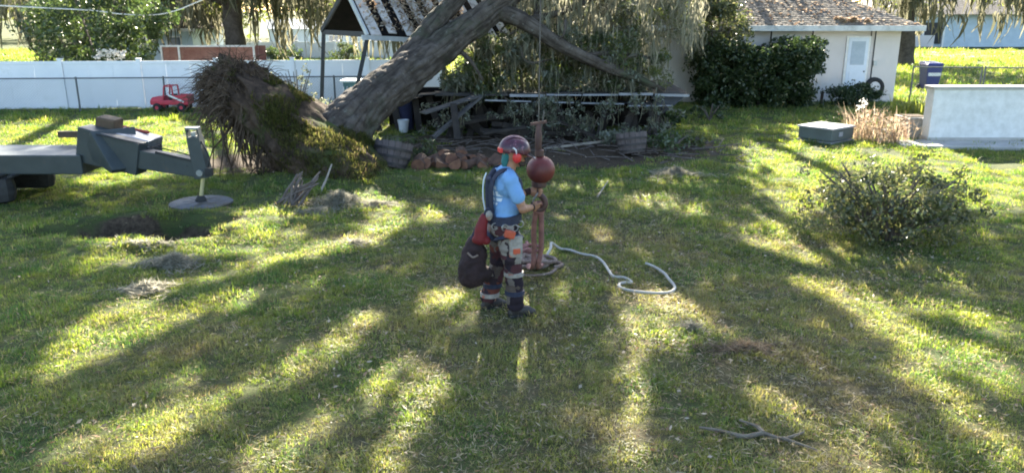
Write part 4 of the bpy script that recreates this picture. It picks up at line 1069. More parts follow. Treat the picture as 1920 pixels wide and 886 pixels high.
for top, bot in ((C1, Vector((C1.x - 0.62, C1.y - .05, 0))), (C2, Vector((C2.x - 0.22, C2.y, 0))), (C1 + rd * 3.7, Vector((C1 + rd * 3.4).xy.to_3d())), (C2 + rd * 3.7, Vector((C2 + rd * 3.4).xy.to_3d()))):
    bot.z = 0; MB().beam(top, bot, 0.085, 0.085, (0, 1, 0)).build('post', M['blackmetal'], pv)
pos = []
for i in range(1500):
    s_ = random.random() ** 0.8; w_ = random.uniform(0, 0.7)
    if random.random() < 0.35 + 0.65 * (w_ > .25): pos.append(tuple(APX + sl * s_ + rd * L_ * w_ + nr * random.uniform(0.09, 0.17)))
v, q = leaf_geo(pos, 0.12, 0.05, flatness=0.3); tag(np_mesh('roof_debris', v, q, M['dryleaf']), 'dry leaves and twigs littering the pavilion slats', 'debris', kind='stuff')

# table behind the pavilion
tb = P(678, 152, 22.0)
t = thing('garden_table', 'teal garden table with a pale top behind the pavilion posts', 'table', (tb.x, tb.y, 0))
MB().box((tb.x, tb.y, 1.08), (1.05, 0.7, 0.05)).build('tabletop', M['tealtop'], t, bevel=.01)
MB().box((tb.x, tb.y, 1.0), (0.9, 0.56, 0.11)).build('apron', M['teal'], t)
for dx in (-.4, .4):
    for dy in (-.24, .24): MB().box((tb.x + dx, tb.y + dy, 0.47), (.06, .06, .94)).build('leg', M['teal'], t)

# ------------------------------------------------------------------ crushed shed
cs = thing('collapsed_shed', 'crushed low shed with a flat metal roof lying under the oak crown', 'shed', (1.2, 19.5, 0))
A, B_ = P(815, 177, 18.7), P(1292, 176, 19.3)
bk = Vector((0.15, 3.0, 0.10))
def slab(a, b_, back, th, name, mat, parent, j=0.0):
    a, b_, back = Vector(a), Vector(b_), Vector(back)
    return MB().hexa([a, b_, b_ + back, a + back] + [q_ + Vector((0, 0, th)) for q_ in (a, b_, b_ + back, a + back)]).build(name, mat, parent)
for i in range(7):
    s0, s1 = i / 7, (i + 1) / 7 - 0.004
    dz_ = Vector((0, random.uniform(-.10, .10), (i % 2) * .012))
    slab(A.lerp(B_, s0) + dz_, A.lerp(B_, s1) + dz_ + Vector((0, 0, random.uniform(-.03, .02))), bk + Vector((random.uniform(-.2, .2), 0, random.uniform(-.26, -.04))), 0.02, 'roof_sheet', M['shademetal'], cs)
    MB().beam(A.lerp(B_, s0 + .002) + dz_ + Vector((0, -.09, -.012)), A.lerp(B_, s1) + dz_ + Vector((0, -.09 + random.uniform(-.03, .03), random.uniform(-.03, .0))), 0.03, random.uniform(.035, .06)).build('fascia', M['roofmetal'] if i > 1 else M['shademetal'], cs)  # left pieces darker, shade painted by choice of metal
A2, B2 = P(905, 189, 18.4), P(1262, 199, 18.9)
for i in range(4):
    s0, s1 = i / 4 + .01, (i + 1) / 4 - random.uniform(0, .05)
    MB().beam(A2.lerp(B2, s0) + Vector((0, 0, random.uniform(-.03, .02))), A2.lerp(B2, s1) + Vector((0, 0, random.uniform(-.03, .02))), 0.04, 0.03).build('edge_trim', M['roofmetal'], cs)
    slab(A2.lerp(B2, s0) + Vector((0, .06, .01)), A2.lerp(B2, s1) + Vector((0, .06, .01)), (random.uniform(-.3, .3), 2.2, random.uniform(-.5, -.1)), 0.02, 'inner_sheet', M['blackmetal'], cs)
MB().hexa([B_ + Vector((-.9, 0, -.05)), B_ + Vector((-.05, 0, -.02)), B_ + Vector((-.05, .04, -.02)), B_ + Vector((-.9, .04, -.05)), B_ + Vector((-.62, -.1, -.45)), B_ + Vector((-.45, -.1, -.35)), B_ + Vector((-.45, -.06, -.35)), B_ + Vector((-.62, -.06, -.45))]).build('end_panel', M['blackmetal'], cs)
for i in range(30):
    x = random.uniform(-1.6, 3.6); lean = random.uniform(-.75, .75); h_ = random.uniform(.35, .85)
    MB().beam((x, 19.0 + random.uniform(-.3, .5), 0), (x + lean, 19.15 + random.uniform(-.3, .6), h_), random.uniform(.08, .2), 0.025, (random.uniform(-.3, .3), 1, 0)).build('plank', M['darkwood'], cs)
for x in (-1.2, 0.4, 2.0, 3.4):
    w_ = random.uniform(-.25, .25); MB().beam((x, 18.8, 0), (x + w_, 18.95, 0.84), .1, .1, (0, 1, 0)).build('post', M['darkwood'], cs)
for i in range(9):
    x = random.uniform(-1.8, 2.6); L2 = random.uniform(.9, 2.4); z0 = random.uniform(.05, .45)
    MB().beam((x, random.uniform(18.2, 19.0), z0), (x + L2, random.uniform(18.2, 19.0), max(.05, z0 + random.uniform(-.35, .35))), .05, random.uniform(.07, .13)).build('broken_rail', M['darkwood'], cs)
MB().box((0.4, 20.9, .50), (7.2, .06, 1.0)).build('shade_backing', M['shadeblack'], cs)  # black sheet added to fill the shaded gap behind the wreck
for i in range(5):  # dark sheets and planks added to fill the deep shade beneath the trunk
    a = Vector((-3.3 + i * .5, 19.6 + random.uniform(-.2, .2), .92 + random.uniform(-.12, .1)))
    slab(a, a + Vector((.48, 0, random.uniform(-.1, .1))), (random.uniform(-.2, .2), 1.25, random.uniform(-.1, .25)), .02, 'roof_sheet', M['blackmetal'], cs)
    MB().beam((a.x, 19.9, 0), (a.x + random.uniform(-.4, .4), 20.1, .85), .16, .03, (0, 1, 0)).build('plank', M['darkwood'], cs)
# branches and vines that came down with the crown and hang over the wreck
b = MB(); lv = []; st_ = []
for i in range(60):
    x = random.uniform(-1.7, 3.7); y = random.uniform(17.9, 18.7); z = random.uniform(.3, 1.05); d = Vector((random.uniform(-.8, .8), random.uniform(-.5, .1), random.uniform(-.8, .1))); L2 = random.uniform(.3, .9)
    p0 = Vector((x, y, z)); p2 = p0 + d * L2; p2.z = max(p2.z, .05); b.tube([p0, p0.lerp(p2, .5) + vary((0, 0, 0), .08), p2], [.016, .011, .004], 4, cap=False)
    for k_ in range(3): lv.append(tuple(p0.lerp(p2, random.random())))
    st_ += [tuple(p0 + vary((0, 0, 0), .1)) for _ in range(2)]
b.build('fallen_twigs', M['bark_far'], oak)['kind'] = 'stuff'
v, q = leaf_geo(clumps(lv, .14, 13), .10, .038, droop=.4); np_mesh('hanging_leaves', v, q, M['greyleaf'], oak)['kind'] = 'stuff'
st_ = np.array(st_); st_[:, 2] = np.maximum(st_[:, 2], .55); v, q = strand_geo(st_, .36, .03); v[:, 2] = np.maximum(v[:, 2], .03); np_mesh('hanging_moss', v, q, M['moss'], oak)['kind'] = 'stuff'
# loose timber by the shed
for (a, b_, w_, h_, lb, mt) in (
    (P(792, 212, 17.5), P(892, 181, 18.2), .30, .03, 'wide broken grey board jutting out beside the trunk', 'greywood'),
    (P(812, 258, 17.0), P(902, 180, 18.3), .10, .06, 'long grey timber leaning against the crushed shed', 'greywood'),
    (P(858, 262, 17.0), P(850, 195, 17.6), .14, .05, 'short upright dark board under the broken grey board', 'darkwood'),
    (P(1020, 279, 17.2), P(1137, 264, 17.6), .045, .045, 'long pale pole lying in front of the crushed shed', 'stick'),
    (P(905, 250, 17.6), P(985, 238, 17.9), .12, .05, 'dark plank lying flat behind the firewood', 'darkwood'),
    (P(1035, 222, 18.3), P(1130, 262, 17.8), .08, .05, 'dark rafter slanting down from the crushed shed roof', 'darkwood'),
    (P(1245, 200, 18.5), P(1215, 250, 18.2), .06, .05, 'dark stick propped under the right end of the roof', 'darkwood')):
    for p_ in (a, b_): p_.z = max(p_.z, h_ / 2)
    tag(MB().beam(a, b_, w_, h_).build('loose_timber', M[mt]), lb, 'timber', 'loose timber round the crushed shed')
# bucket and bin under the trunk
bq = G(757, 248)
t = thing('bucket', 'white plastic bucket in the gloom under the trunk', 'bucket', (bq.x, bq.y, 0))
MB().lathe([(.10, 0), (.135, .28), (.145, .285), (.145, .31), (.125, .31), (.09, .03)], (bq.x, bq.y, 0), 20).build('tub', M['bucket'], t, True)
MB().tube([(bq.x + .14 * math.cos(a), bq.y - .02, .27 - .12 * math.sin(a)) for a in np.linspace(0, math.pi, 9)], .005, 4).build('handle', M['steel'], t)
t = thing('storage_bin', 'tall navy plastic bin behind the white bucket', 'bin', (bq.x - .02, bq.y + .5, 0))
MB().lathe([(.21, 0), (.25, .72), (.27, .74), (.27, .78), (.10, .84)], (bq.x - .02, bq.y + .5, 0), 18).build('tub', M['navyplastic'], t, True)

# half barrels
def half_barrel():
    t = thing('half_barrel', 'weathered half barrel planter tipped sideways left of the firewood', 'planter', (0, 0, 0), 'half barrel planters')
    n = 18; H_ = .42
    for k_ in range(n):
        a0, a1 = 2 * math.pi * k_ / n + .012, 2 * math.pi * (k_ + 1) / n - .012
        prof = [(.255, 0), (.295, .16), (.318, .30), (.325, H_ + random.uniform(-.01, .01))]
        vs = []
        for r_, z_ in prof:
            for a in (a0, a1):
                vs += [(r_ * math.cos(a), r_ * math.sin(a), z_), ((r_ - .03) * math.cos(a), (r_ - .03) * math.sin(a), z_)]
        fs = []
        for i in range(3):
            o = i * 4; fs += [(o, o + 2, o + 6, o + 4), (o + 1, o + 5, o + 7, o + 3), (o, o + 4, o + 5, o + 1), (o + 2, o + 3, o + 7, o + 6)]
        fs += [(0, 1, 3, 2), (12, 14, 15, 13)]
        MB().add(vs, fs).build('stave', M['barrel'], t)
    for z_, r_ in ((.05, .268), (.17, .300), (.30, .322)):
        MB().lathe([(r_ - .004, z_ - .022), (r_ + .006, z_ - .022), (r_ + .010, z_ + .022), (r_ - .002, z_ + .022)], (0, 0, 0), 28).build('hoop', M['hoop'], t, True)
    MB().lathe([(.24, .02), (.285, .335), (.15, .36), (.02, .37)], (0, 0, 0), 18).build('soil', M['soil'], t, True)
    v, q = blade_geo(np.stack([rng.normal(0, .1, 90), rng.normal(0, .1, 90), np.full(90, .34)], 1), .22, .014, .9); np_mesh('withered_plant', v, q, M['greyleaf'], t)
    return t
hb = half_barrel(); hb2 = copy_tree(hb)
p = G(728, 325); hb.location = (p.x, p.y + .3, .06); hb.rotation_euler = (R(-10), R(14), R(20)); hb.scale = (1.12, 1.12, 1.12)
p = G(1190, 294); hb2.location = (p.x, p.y + .28, .03); hb2.rotation_euler = (R(-8), R(10), R(75)); hb2['label'] = 'weathered half barrel planter tipped on the lawn right of the pale pole'

# firewood
fw = [(800, 322), (828, 326), (855, 328), (882, 328), (905, 326), (812, 310), (842, 312), (868, 313), (895, 312), (822, 300), (850, 299), (878, 300), (905, 300), (835, 290), (918, 312), (788, 330), (865, 289), (930, 322)]
fl = ['leftmost of bottom row', 'second along the bottom row', 'middle of the bottom row', 'right of middle on the bottom row', 'near the right end of the bottom row', 'second layer leftmost', 'second layer left of centre', 'second layer centre', 'second layer right', 'third layer left', 'third layer centre', 'third layer right of centre', 'third layer far right', 'top left', 'right edge, second layer', 'fallen off the left end', 'topmost centre', 'rolled off the right end']
for i, (x, y) in enumerate(fw):
    g_ = G(x, y + 12); Y_ = 15.0 + (330 - y) * 0.012 + random.uniform(-.06, .06); c = P(x, y, Y_); r_ = random.uniform(.095, .14); c.z = max(c.z, r_)
    t = thing('firewood_log', 'red brown firewood log, ' + fl[i] + ' of the pile', 'log', c, 'firewood pile')
    d = Vector((random.uniform(-1.1, 1.1), 1, random.uniform(-.3, .35))).normalized(); L2 = random.uniform(.3, .42)
    split = i % 3 != 0
    nn_ = 11; sec = []
    x_ax = d.cross(Vector((0, 0, 1))).normalized(); z_ax = x_ax.cross(d); ro = random.uniform(0, 6.28)
    for k_ in range(nn_):
        a = 2 * math.pi * k_ / nn_; rr = r_ * random.uniform(.9, 1.1)
        lx_, lz_ = rr * math.cos(a), rr * math.sin(a)
        if split: lz_ = max(lz_, -r_ * .25)
        sec.append(x_ax * (lx_ * math.cos(ro) - lz_ * math.sin(ro)) + z_ax * (lx_ * math.sin(ro) + lz_ * math.cos(ro)))
    f0, f1 = [c - d * L2 / 2 + s_ for s_ in sec], [c + d * L2 / 2 + s_ for s_ in sec]
    fs = [(k_, (k_ + 1) % nn_, nn_ + (k_ + 1) % nn_, nn_ + k_) for k_ in range(nn_)]
    MB().add(f0 + f1, fs).build('bark', M['logbark'], t)
    MB().add([c - d * (L2 / 2 + .004) + s_ * .96 for s_ in sec] + [c - d * (L2 / 2 - .01) + s_ * .96 for s_ in sec], [tuple(range(nn_ - 1, -1, -1))] + [(k_, (k_ + 1) % nn_, nn_ + (k_ + 1) % nn_, nn_ + k_) for k_ in range(nn_)]).build('cut_face', M['logface'], t)
    MB().add([c + d * (L2 / 2 + .004) + s_ * .96 for s_ in sec] + [c + d * (L2 / 2 - .01) + s_ * .96 for s_ in sec], [tuple(range(nn_))] + [(k_, nn_ + k_, nn_ + (k_ + 1) % nn_, (k_ + 1) % nn_) for k_ in range(nn_)]).build('cut_face', M['logface'], t)
# plants round the bed
for (x, y, rx, h_, n, mt, lb) in ((800, 290, .35, .4, 14, 'oak', 'small leafy plant behind the firewood pile'), (1255, 275, .45, .45, 22, 'citrus', 'green leafy plant right of the right half barrel'), (1300, 265, .35, .35, 12, 'oak_lit', 'low yellow green plant near the shed end'), (1140, 262, .3, .4, 10, 'greyleaf', 'grey leafy plant behind the long pale pole'), (1250, 235, .5, .5, 16, 'hedge', 'dark ground plant under the right end of the shed roof'), (1330, 215, .6, .5, 18, 'hedge', 'dark spreading plant at the foot of the hedge')):
    p = G(x, y + 12); shrub('bed_plant', lb, 'plant', (p.x, p.y), rx, rx * .8, h_, n, .1, mt, .05, 'plants round the crushed shed', stems=5, per=22, crad=.14)

# dark litter in the bed
b = MB()
for i in range(240):
    x, y = random.uniform(-2.6, 4.6), random.gauss(17.4, 0.8); a = random.uniform(0, 3.14); L2 = random.uniform(.15, .7)
    b.tube([(x, y, .03 + random.uniform(0, .06)), (x + L2 * math.cos(a), y + L2 * math.sin(a), .03 + random.uniform(0, .1))], [.014, .006], 4)
tag(b.build('twig_litter', M['darkstick']), 'dark twigs littering the bare bed before the shed', 'twigs', kind='stuff')

# ------------------------------------------------------------------ beige house
hs = thing('beige_house', 'beige stucco house with a low grey shingle roof at upper right', 'house', (8, 26.5, 0))
HX0, HX1, HY0, HY1, HH = 2.6, 12.55, 26.6, 33.0, 2.42
MB().hexa([Vector(p_) for p_ in ((HX0, HY0, 0), (HX1, HY0, 0), (HX1, HY1, 0), (HX0, HY1, 0), (HX0, HY0, HH), (HX1, HY0, HH), (HX1, HY1, HH), (HX0, HY1, HH))]).build('wall', M['stucco'], hs)
e = .5; ex0, ex1, ey0, ey1 = HX0 - e, HX1 + e, HY0 - e, HY1 + e
rz_ = 1.45; ry_ = (ey0 + ey1) / 2; rx0, rx1 = ex0 + 3.0, ex1 - 3.0
MB().hexa([Vector(p_) for p_ in ((ex0, ey0, HH), (ex1, ey0, HH), (ex1, ey1, HH), (ex0, ey1, HH), (rx0, ry_ - .02, HH + rz_), (rx1, ry_ - .02, HH + rz_), (rx1, ry_ + .02, HH + rz_), (rx0, ry_ + .02, HH + rz_))]).build('roof', M['shingle'], hs)
rf = MB(); nc = 26
for i in range(nc):       # shingle courses on the near slope and the right hip, each tab proud of the one above
    f0, f1 = i / nc, (i + 1) / nc
    for (pa, pb, qa, qb) in (((ex0, ey0), (ex1, ey0), (rx0, ry_), (rx1, ry_)), ((ex1, ey0), (ex1, ey1), (rx1, ry_), (rx1, ry_))):
        def pt(s_, f_, up):
            a0 = Vector((pa[0] + (qa[0] - pa[0]) * f_, pa[1] + (qa[1] - pa[1]) * f_, 0)); b0 = Vector((pb[0] + (qb[0] - pb[0]) * f_, pb[1] + (qb[1] - pb[1]) * f_, 0))
            v_ = a0.lerp(b0, s_); v_.z = HH + rz_ * f_ + up; return v_
        span = (Vector((pb[0], pb[1], 0)) - Vector((pa[0], pa[1], 0))).length * (1 - f0) + (Vector(qb) - Vector(qa)).length * f0
        nt_ = max(1, int(span / .32)); off = (i % 2) * .5 / nt_
        for k_ in range(nt_):
            s0, s1 = k_ / nt_ + .002, (k_ + 1) / nt_ - .002
            h_ = .022 + random.uniform(0, .008)
            rf.hexa([pt(s0, f0, .004), pt(s1, f0, .004), pt(s1, f1, .004), pt(s0, f1, .004), pt(s0, f0, h_), pt(s1, f0, h_), pt(s1, f1, .010), pt(s0, f1, .010)])
rs = rf.build('shingle', M['shingle'], hs); rs['kind'] = 'stuff'
MB().box(((ex0 + ex1) / 2, ey0 - .02, HH - .06), (ex1 - ex0 + .04, .04, .17)).build('fascia', M['fascia'], hs)
MB().box((ex1 + .02, (ey0 + ey1) / 2, HH - .06), (.04, ey1 - ey0, .17)).build('fascia', M['fascia'], hs)
MB().box(((ex0 + ex1) / 2, (ey0 + HY0) / 2 + .02, HH - .012), (ex1 - ex0 - .1, e - .06, .02)).build('soffit', M['whitepaint'], hs)
dx0, dx1 = P(1587, 110, HY0).x, P(1624, 110, HY0).x; dt = P(1605, 70, HY0).z
dr = MB().box(((dx0 + dx1) / 2, HY0 - .03, dt / 2), (dx1 - dx0 + .14, .06, dt + .07)).build('door_frame', M['whitepaint'], hs)
MB().box(((dx0 + dx1) / 2, HY0 - .066, dt / 2), (dx1 - dx0, .02, dt - .02)).build('door', M['doorblue'], dr)
MB().box(((dx0 + dx1) / 2, HY0 - .082, dt * .76), (dx1 - dx0 - .2, .014, dt * .36)).build('pane', M['paleglass'], dr)
MB().box(((dx0 + dx1) / 2, HY0 - .082, dt * .30), (dx1 - dx0 - .2, .014, dt * .36)).build('lower_panel', M['doorblue'], dr)
MB().ball((dx1 - .06, HY0 - .1, dt * .48), .03, 10, 6).build('handle', M['steel'], dr)
for xx in (P(1629, 100, HY0).x, P(1637, 100, HY0).x): MB().tube([(xx, HY0 - .04, .3), (xx, HY0 - .04, HH - .1)], .018, 6).build('conduit', M['greywood'], hs)
for xx in (P(1445, 70, HY0).x, P(1522, 70, HY0).x): MB().beam((xx, HY0 - .05, 1.4), (xx - .1, HY0 - .35, HH - .03), .05, .05).build('eave_bracket', M['darkwood'], hs)
MB().box((P(1640, 120, HY0).x, HY0 - .03, 1.25), (.10, .06, .16)).build('meter_box', M['fascia'], hs)
# leaf litter on the roof
c = P(1605, 44, 26.3); pos = clumps([tuple(c + Vector((random.uniform(-.55, .6), random.uniform(0, .6), .05 + random.uniform(0, .12)))) for _ in range(16)], .15, 36, .5)
for i in range(900):
    f_ = random.random(); x = random.uniform(ex0 + 3 * f_, ex1 - 3 * f_); pos = np.concatenate([pos, [[x, ey0 + (ry_ - ey0) * f_, HH + rz_ * f_ + .03]]])
v, q = leaf_geo(pos, .13, .05, flatness=.6); tag(np_mesh('roof_leaves', v, q, M['dryleaf']), 'heap of dry leaves and twigs on the shingle roof', 'leaves', kind='stuff')
# tire
tp = P(1646, 163, 26.2); tx = tp.x
rt = Matrix.Rotation(R(78), 3, 'X')
t = thing('tire', 'old black tire hung against the beige wall below the conduits', 'tire', (tx, 26.3, 0))
MB().torus((tx, 26.44, .50), .235, .085, 30, 10, rt).build('tread', M['tire'], t, True)
MB().lathe([(.17, -.05), (.165, 0), (.17, .05)], (tx, 26.44, .50), 20, rt).build('inner_wall', M['stucco'], t)
# small post
p = P(1543, 178, 25.6); tag(MB().beam((p.x, 25.7, 0), (p.x + .02, 25.7, .42), .07, .07, (0, 1, 0)).build('short_post', M['darkwood']), 'short dark post against the beige wall beside the hedge', 'post')
# hedge: climbing growth over a frame against the wall
hx0, hx1 = P(1335, 130, 25.2).x, P(1522, 130, 25.2).x
hd = thing('vine_hedge', 'tall dark squared hedge of vines against the beige wall', 'hedge', ((hx0 + hx1) / 2, 25.3, 0))
c = cloud(560, hx0 - .35, hx1, 24.5, 26.1, .05, 1.85); keep = (rng.uniform(0, 1, 560) < .9); c = c[keep]; c[:, 2] += .14 * np.sin(c[:, 0] * 3.1) * (c[:, 2] > 1.4)
c = np.concatenate([c, np.stack([hx1 + rng.uniform(-.3, .35, 40), rng.uniform(25, 26.1, 40), rng.uniform(1.1, 2.0, 40)], 1)])
v, q = leaf_geo(clumps(c, .27, 62, .9), .11, .07); np_mesh('foliage', v, q, M['hedge'], hd)
for xx in (hx0 + .05, (hx0 + hx1) / 2, hx1 - .1): MB().beam((xx, 25.3, 0), (xx, 25.3, 1.9), .08, .08, (0, 1, 0)).build('frame_post', M['darkwood'], hd)
MB().beam((hx0, 25.3, 1.8), (hx1, 25.3, 1.8), .05, .05).build('frame_rail', M['darkwood'], hd)
p = P(1350, 60, 25.0)
shrub('tall_shrub', 'tall green shrub growing above the left end of the hedge', 'shrub', (p.x, 25.4), .95, .8, 3.6, 120, .13, 'bush', .9, per=55, crad=.4)
p = P(1604, 180, 25.2)
shrub('shrub', 'low dark rounded shrub in front of the pale door', 'shrub', (p.x, 25.3), .82, .6, .68, 90, .09, 'hedge', .05, per=50, crad=.24)
# tendrils on the wall by the hedge
# right background
fh = thing('far_house', 'distant low house with a dark carport beyond the road at far right', 'house', (31, 68, 0))
MB().box((38, 71, 1.3), (16, 6, 2.6)).build('wall', M['paleblue'], fh)
MB().hexa([Vector(p_) for p_ in ((29, 67, 2.6), (47, 67, 2.6), (47, 75, 2.6), (29, 75, 2.6), (31, 70.8, 4.0), (45, 70.8, 4.0), (45, 71.2, 4.0), (31, 71.2, 4.0))]).build('roof', M['shingle'], fh)
MB().box((33.6, 67.96, 1.1), (3.6, .06, 1.7)).build('carport_shade', M['blackmetal'], fh)  # black panel on the wall stands in for the shaded carport
for xx in (31.9, 33.6, 35.3): MB().box((xx, 67.5, 1.15), (.16, .16, 2.3)).build('post', M['whitepaint'], fh)
MB().box((33.2, 67.3, .5), (2.6, .08, .9)).build('railing', M['stucco'], fh)
bb_ = G(1740, 170); bx_, by_ = bb_.x, bb_.y
t = thing('wheeled_bin', 'dark blue wheeled bin with a white stripe outside the gate', 'bin', (bx_, by_, 0))
MB().hexa([Vector(p_) for p_ in ((bx_ - .22, by_ - .25, .08), (bx_ + .22, by_ - .25, .08), (bx_ + .22, by_ + .25, .08), (bx_ - .22, by_ + .25, .08), (bx_ - .29, by_ - .32, .95), (bx_ + .29, by_ - .32, .95), (bx_ + .29, by_ + .34, .95), (bx_ - .29, by_ + .34, .95))]).build('body', M['bluebin'], t, bevel=.03)
MB().hexa([Vector(p_) for p_ in ((bx_ - .32, by_ - .36, .955), (bx_ + .32, by_ - .36, .955), (bx_ + .32, by_ + .37, .955), (bx_ - .32, by_ + .37, .955), (bx_ - .27, by_ - .3, 1.03), (bx_ + .27, by_ - .3, 1.03), (bx_ + .27, by_ + .37, 1.07), (bx_ - .27, by_ + .37, 1.07))]).build('lid', M['bluebin'], t, bevel=.015)
MB().box((bx_, by_ - .318, .62), (.46, .02, .12)).build('stripe', M['whitepaint'], t)
rt = Matrix.Rotation(R(90), 3, 'Y')
for s_ in (-.27, .27): MB().torus((bx_ + s_, by_ + .24, .12), .085, .035, 16, 8, rt).build('wheel', M['tire'], t, True)
# tall bright grass by the gate
p = G(1712, 222); n_ = 260
v, q = blade_geo(np.stack([p.x + rng.normal(0, .3, n_), p.y + rng.normal(0, .3, n_), np.zeros(n_)], 1), .62, .03, .7)
tag(np_mesh('tall_grass_clump', v, q, M['strawweed']), 'clump of tall bright yellow green grass near the gate', 'plant')
# porch wall, planter
pw = G(1740, 268); px0 = pw.x
t = thing('porch_wall', 'low white masonry wall at the right edge beside the path', 'wall', (px0, pw.y, 0))
MB().box((px0 + 1.9, pw.y + .2, .6), (3.8, .34, 1.2)).build('wall', M['whitepaint'], t, bevel=.01)
MB().box((px0 + 1.9, pw.y + .2, 1.235), (3.9, .42, .06)).build('coping', M['concrete'], t, bevel=.01)
MB().box((px0 + 1.9, pw.y + .2, .06), (3.86, .40, .12)).build('plinth', M['concrete'], t)
p = G(1715, 262); t = thing('concrete_planter', 'square grey concrete planter beside the low white wall', 'planter', (p.x, p.y + .25, 0))
bm_ = MB().hexa([Vector(p_) for p_ in ((p.x - .22, p.y, 0), (p.x + .22, p.y, 0), (p.x + .22, p.y + .45, 0), (p.x - .22, p.y + .45, 0), (p.x - .27, p.y - .04, .48), (p.x + .27, p.y - .04, .48), (p.x + .27, p.y + .5, .48), (p.x - .27, p.y + .5, .48))]); bm_.build('pot', M['planter'], t, bevel=.015)
MB().box((p.x, p.y + .23, .50), (.6, .6, .045)).build('rim', M['planter'], t, bevel=.01)
MB().box((p.x, p.y + .23, .525), (.46, .46, .03)).build('soil', M['soil'], t)
# dry flower clumps
for (x, y, h_, lb) in ((1622, 262, .75, 'dry tan flower stalks just behind the utility box'), (1672, 268, .62, 'dry brown ornamental grass between the utility box and planter')):
    p = G(x, y); t = thing('dry_flower_clump', lb, 'plant', (p.x, p.y, 0), 'dry plants by the path'); n_ = 210
    bs = np.stack([p.x + rng.normal(0, .22, n_), p.y + rng.normal(0.1, .2, n_), np.zeros(n_)], 1)
    v, q = blade_geo(bs, h_, .016, .75); np_mesh('stalks', v, q, M['drygrass'], t)
    pos = np.stack([p.x + rng.normal(0, .26, 150), p.y + rng.normal(0, .22, 150), rng.uniform(.35 * h_, h_ * .95, 150)], 1)
    v, q = leaf_geo(pos, .08, .05); np_mesh('seed_heads', v, q, M['dryleaf'], t)['kind'] = 'stuff'
p = G(1616, 232); t = thing('flower_stalk', 'tall pale blossom stalk rising behind the utility box', 'plant', (p.x, p.y, 0))
MB().tube(sm([(p.x, p.y, 0), (p.x + .05, p.y, .35), (p.x - .03, p.y, .62)], 4), .01, 5).build('stem', M['darkstick'], t)
v, q = leaf_geo(clumps([(p.x - .03, p.y, .6), (p.x + .03, p.y, .5), (p.x - .08, p.y, .45)], .09, 14), .07, .05); np_mesh('blossom', v, q, M['blossom'], t)

# utility box
ub = G(1566, 272); rot = Matrix.Rotation(R(38), 3, 'Z'); cx_, cy_ = ub.x + .03, ub.y + .68
t = thing('utility_box', 'low grey green utility cabinet with flat lid on the sunny lawn', 'utility box', (cx_, cy_, 0))
MB().box((cx_, cy_, .02), (.97, .89, .05), rot).build('pad', M['planter'], t, bevel=.01)
MB().box((cx_, cy_, .19), (.92, .84, .26), rot).build('cabinet', M['boxgrey'], t, bevel=.012)
MB().box((cx_, cy_, .335), (.98, .90, .04), rot).build('lid', M['boxlid'], t, bevel=.01)
MB().box(Vector((cx_, cy_, .2)) + rot @ Vector((-.1, -.425, 0)), (.16, .02, .1), rot).build('latch', M['boxlid'], t)

# right bush
bp = G(1650, 458)
rb = shrub('shrub', 'loose glossy green shrub on the right of the lawn', 'shrub', (bp.x + .2, bp.y + .3), 1.12, .9, .95, 95, .075, 'bush', .05, stems=16, per=44, crad=.2, lw=.5)
ex = []
for i in range(120):
    a = random.uniform(0, 6.283); ex.append((bp.x + .2 + random.uniform(.5, 1.3) * math.cos(a), bp.y + .3 + random.uniform(.4, 1.0) * math.sin(a), random.uniform(.12, 1.12) * (.75 + .25 * math.sin(3 * a))))
v, q = leaf_geo(clumps(ex, .15, 30), .052, .026); np_mesh('sunlit_foliage', v, q, M['bushlit'], rb)
b = MB()
for i in range(60):
    a = random.uniform(0, 6.28); rr = random.uniform(.4, 1.05); top = Vector((bp.x + .2 + 1.1 * rr * math.cos(a), bp.y + .3 + .85 * rr * math.sin(a), random.uniform(.35, 1.12) * (1.15 - .4 * rr)))
    b.tube(sm([(bp.x + .2 + .2 * math.cos(a), bp.y + .3 + .2 * math.sin(a), .0), (bp.x + .2 + .6 * rr * math.cos(a), bp.y + .3 + .5 * rr * math.sin(a), top.z * .6), top], 3), lerp_r([.014, .009, .004], 7), 4)
b.build('twigs', M['darkstick'], rb)['kind'] = 'stuff'

# ------------------------------------------------------------------ outrigger machine at left
mc = thing('tracked_lift', 'grey green machine at far left with an outrigger arm reaching right', 'machine', (-7.6, 12.5, 0))
pad_c = G(378, 384); fx, fy = pad_c.x, pad_c.y
j0 = P(300, 302, fy + .1); j1 = P(386, 316, fy); dirb = (j1 - j0).normalized()
st = j0 - dirb * 1.05
def taper(a, b_, w0, h0, w1, h1, name, mat, parent, bev=.015):
    a, b_ = Vector(a), Vector(b_); d = (b_ - a).normalized(); x = d.cross(Vector((0, 0, 1))).normalized(); z = x.cross(d)
    q = lambda c, w, h: [c + x * i * w / 2 + z * j * h / 2 for i, j in ((-1, -1), (1, -1), (1, 1), (-1, 1))]
    return MB().hexa(q(a, w0, h0) + q(b_, w1, h1)).build(name, mat, parent, bevel=bev)
taper(j0 - dirb * .35, j1 + dirb * .02, .24, .29, .21, .27, 'outrigger_beam', M['machine'], mc)
taper(st - dirb * .2 + Vector((0, 0, .10)), j0 - dirb * .28 + Vector((0, 0, -.0)), .34, .55, .30, .50, 'outrigger_housing', M['machine'], mc)
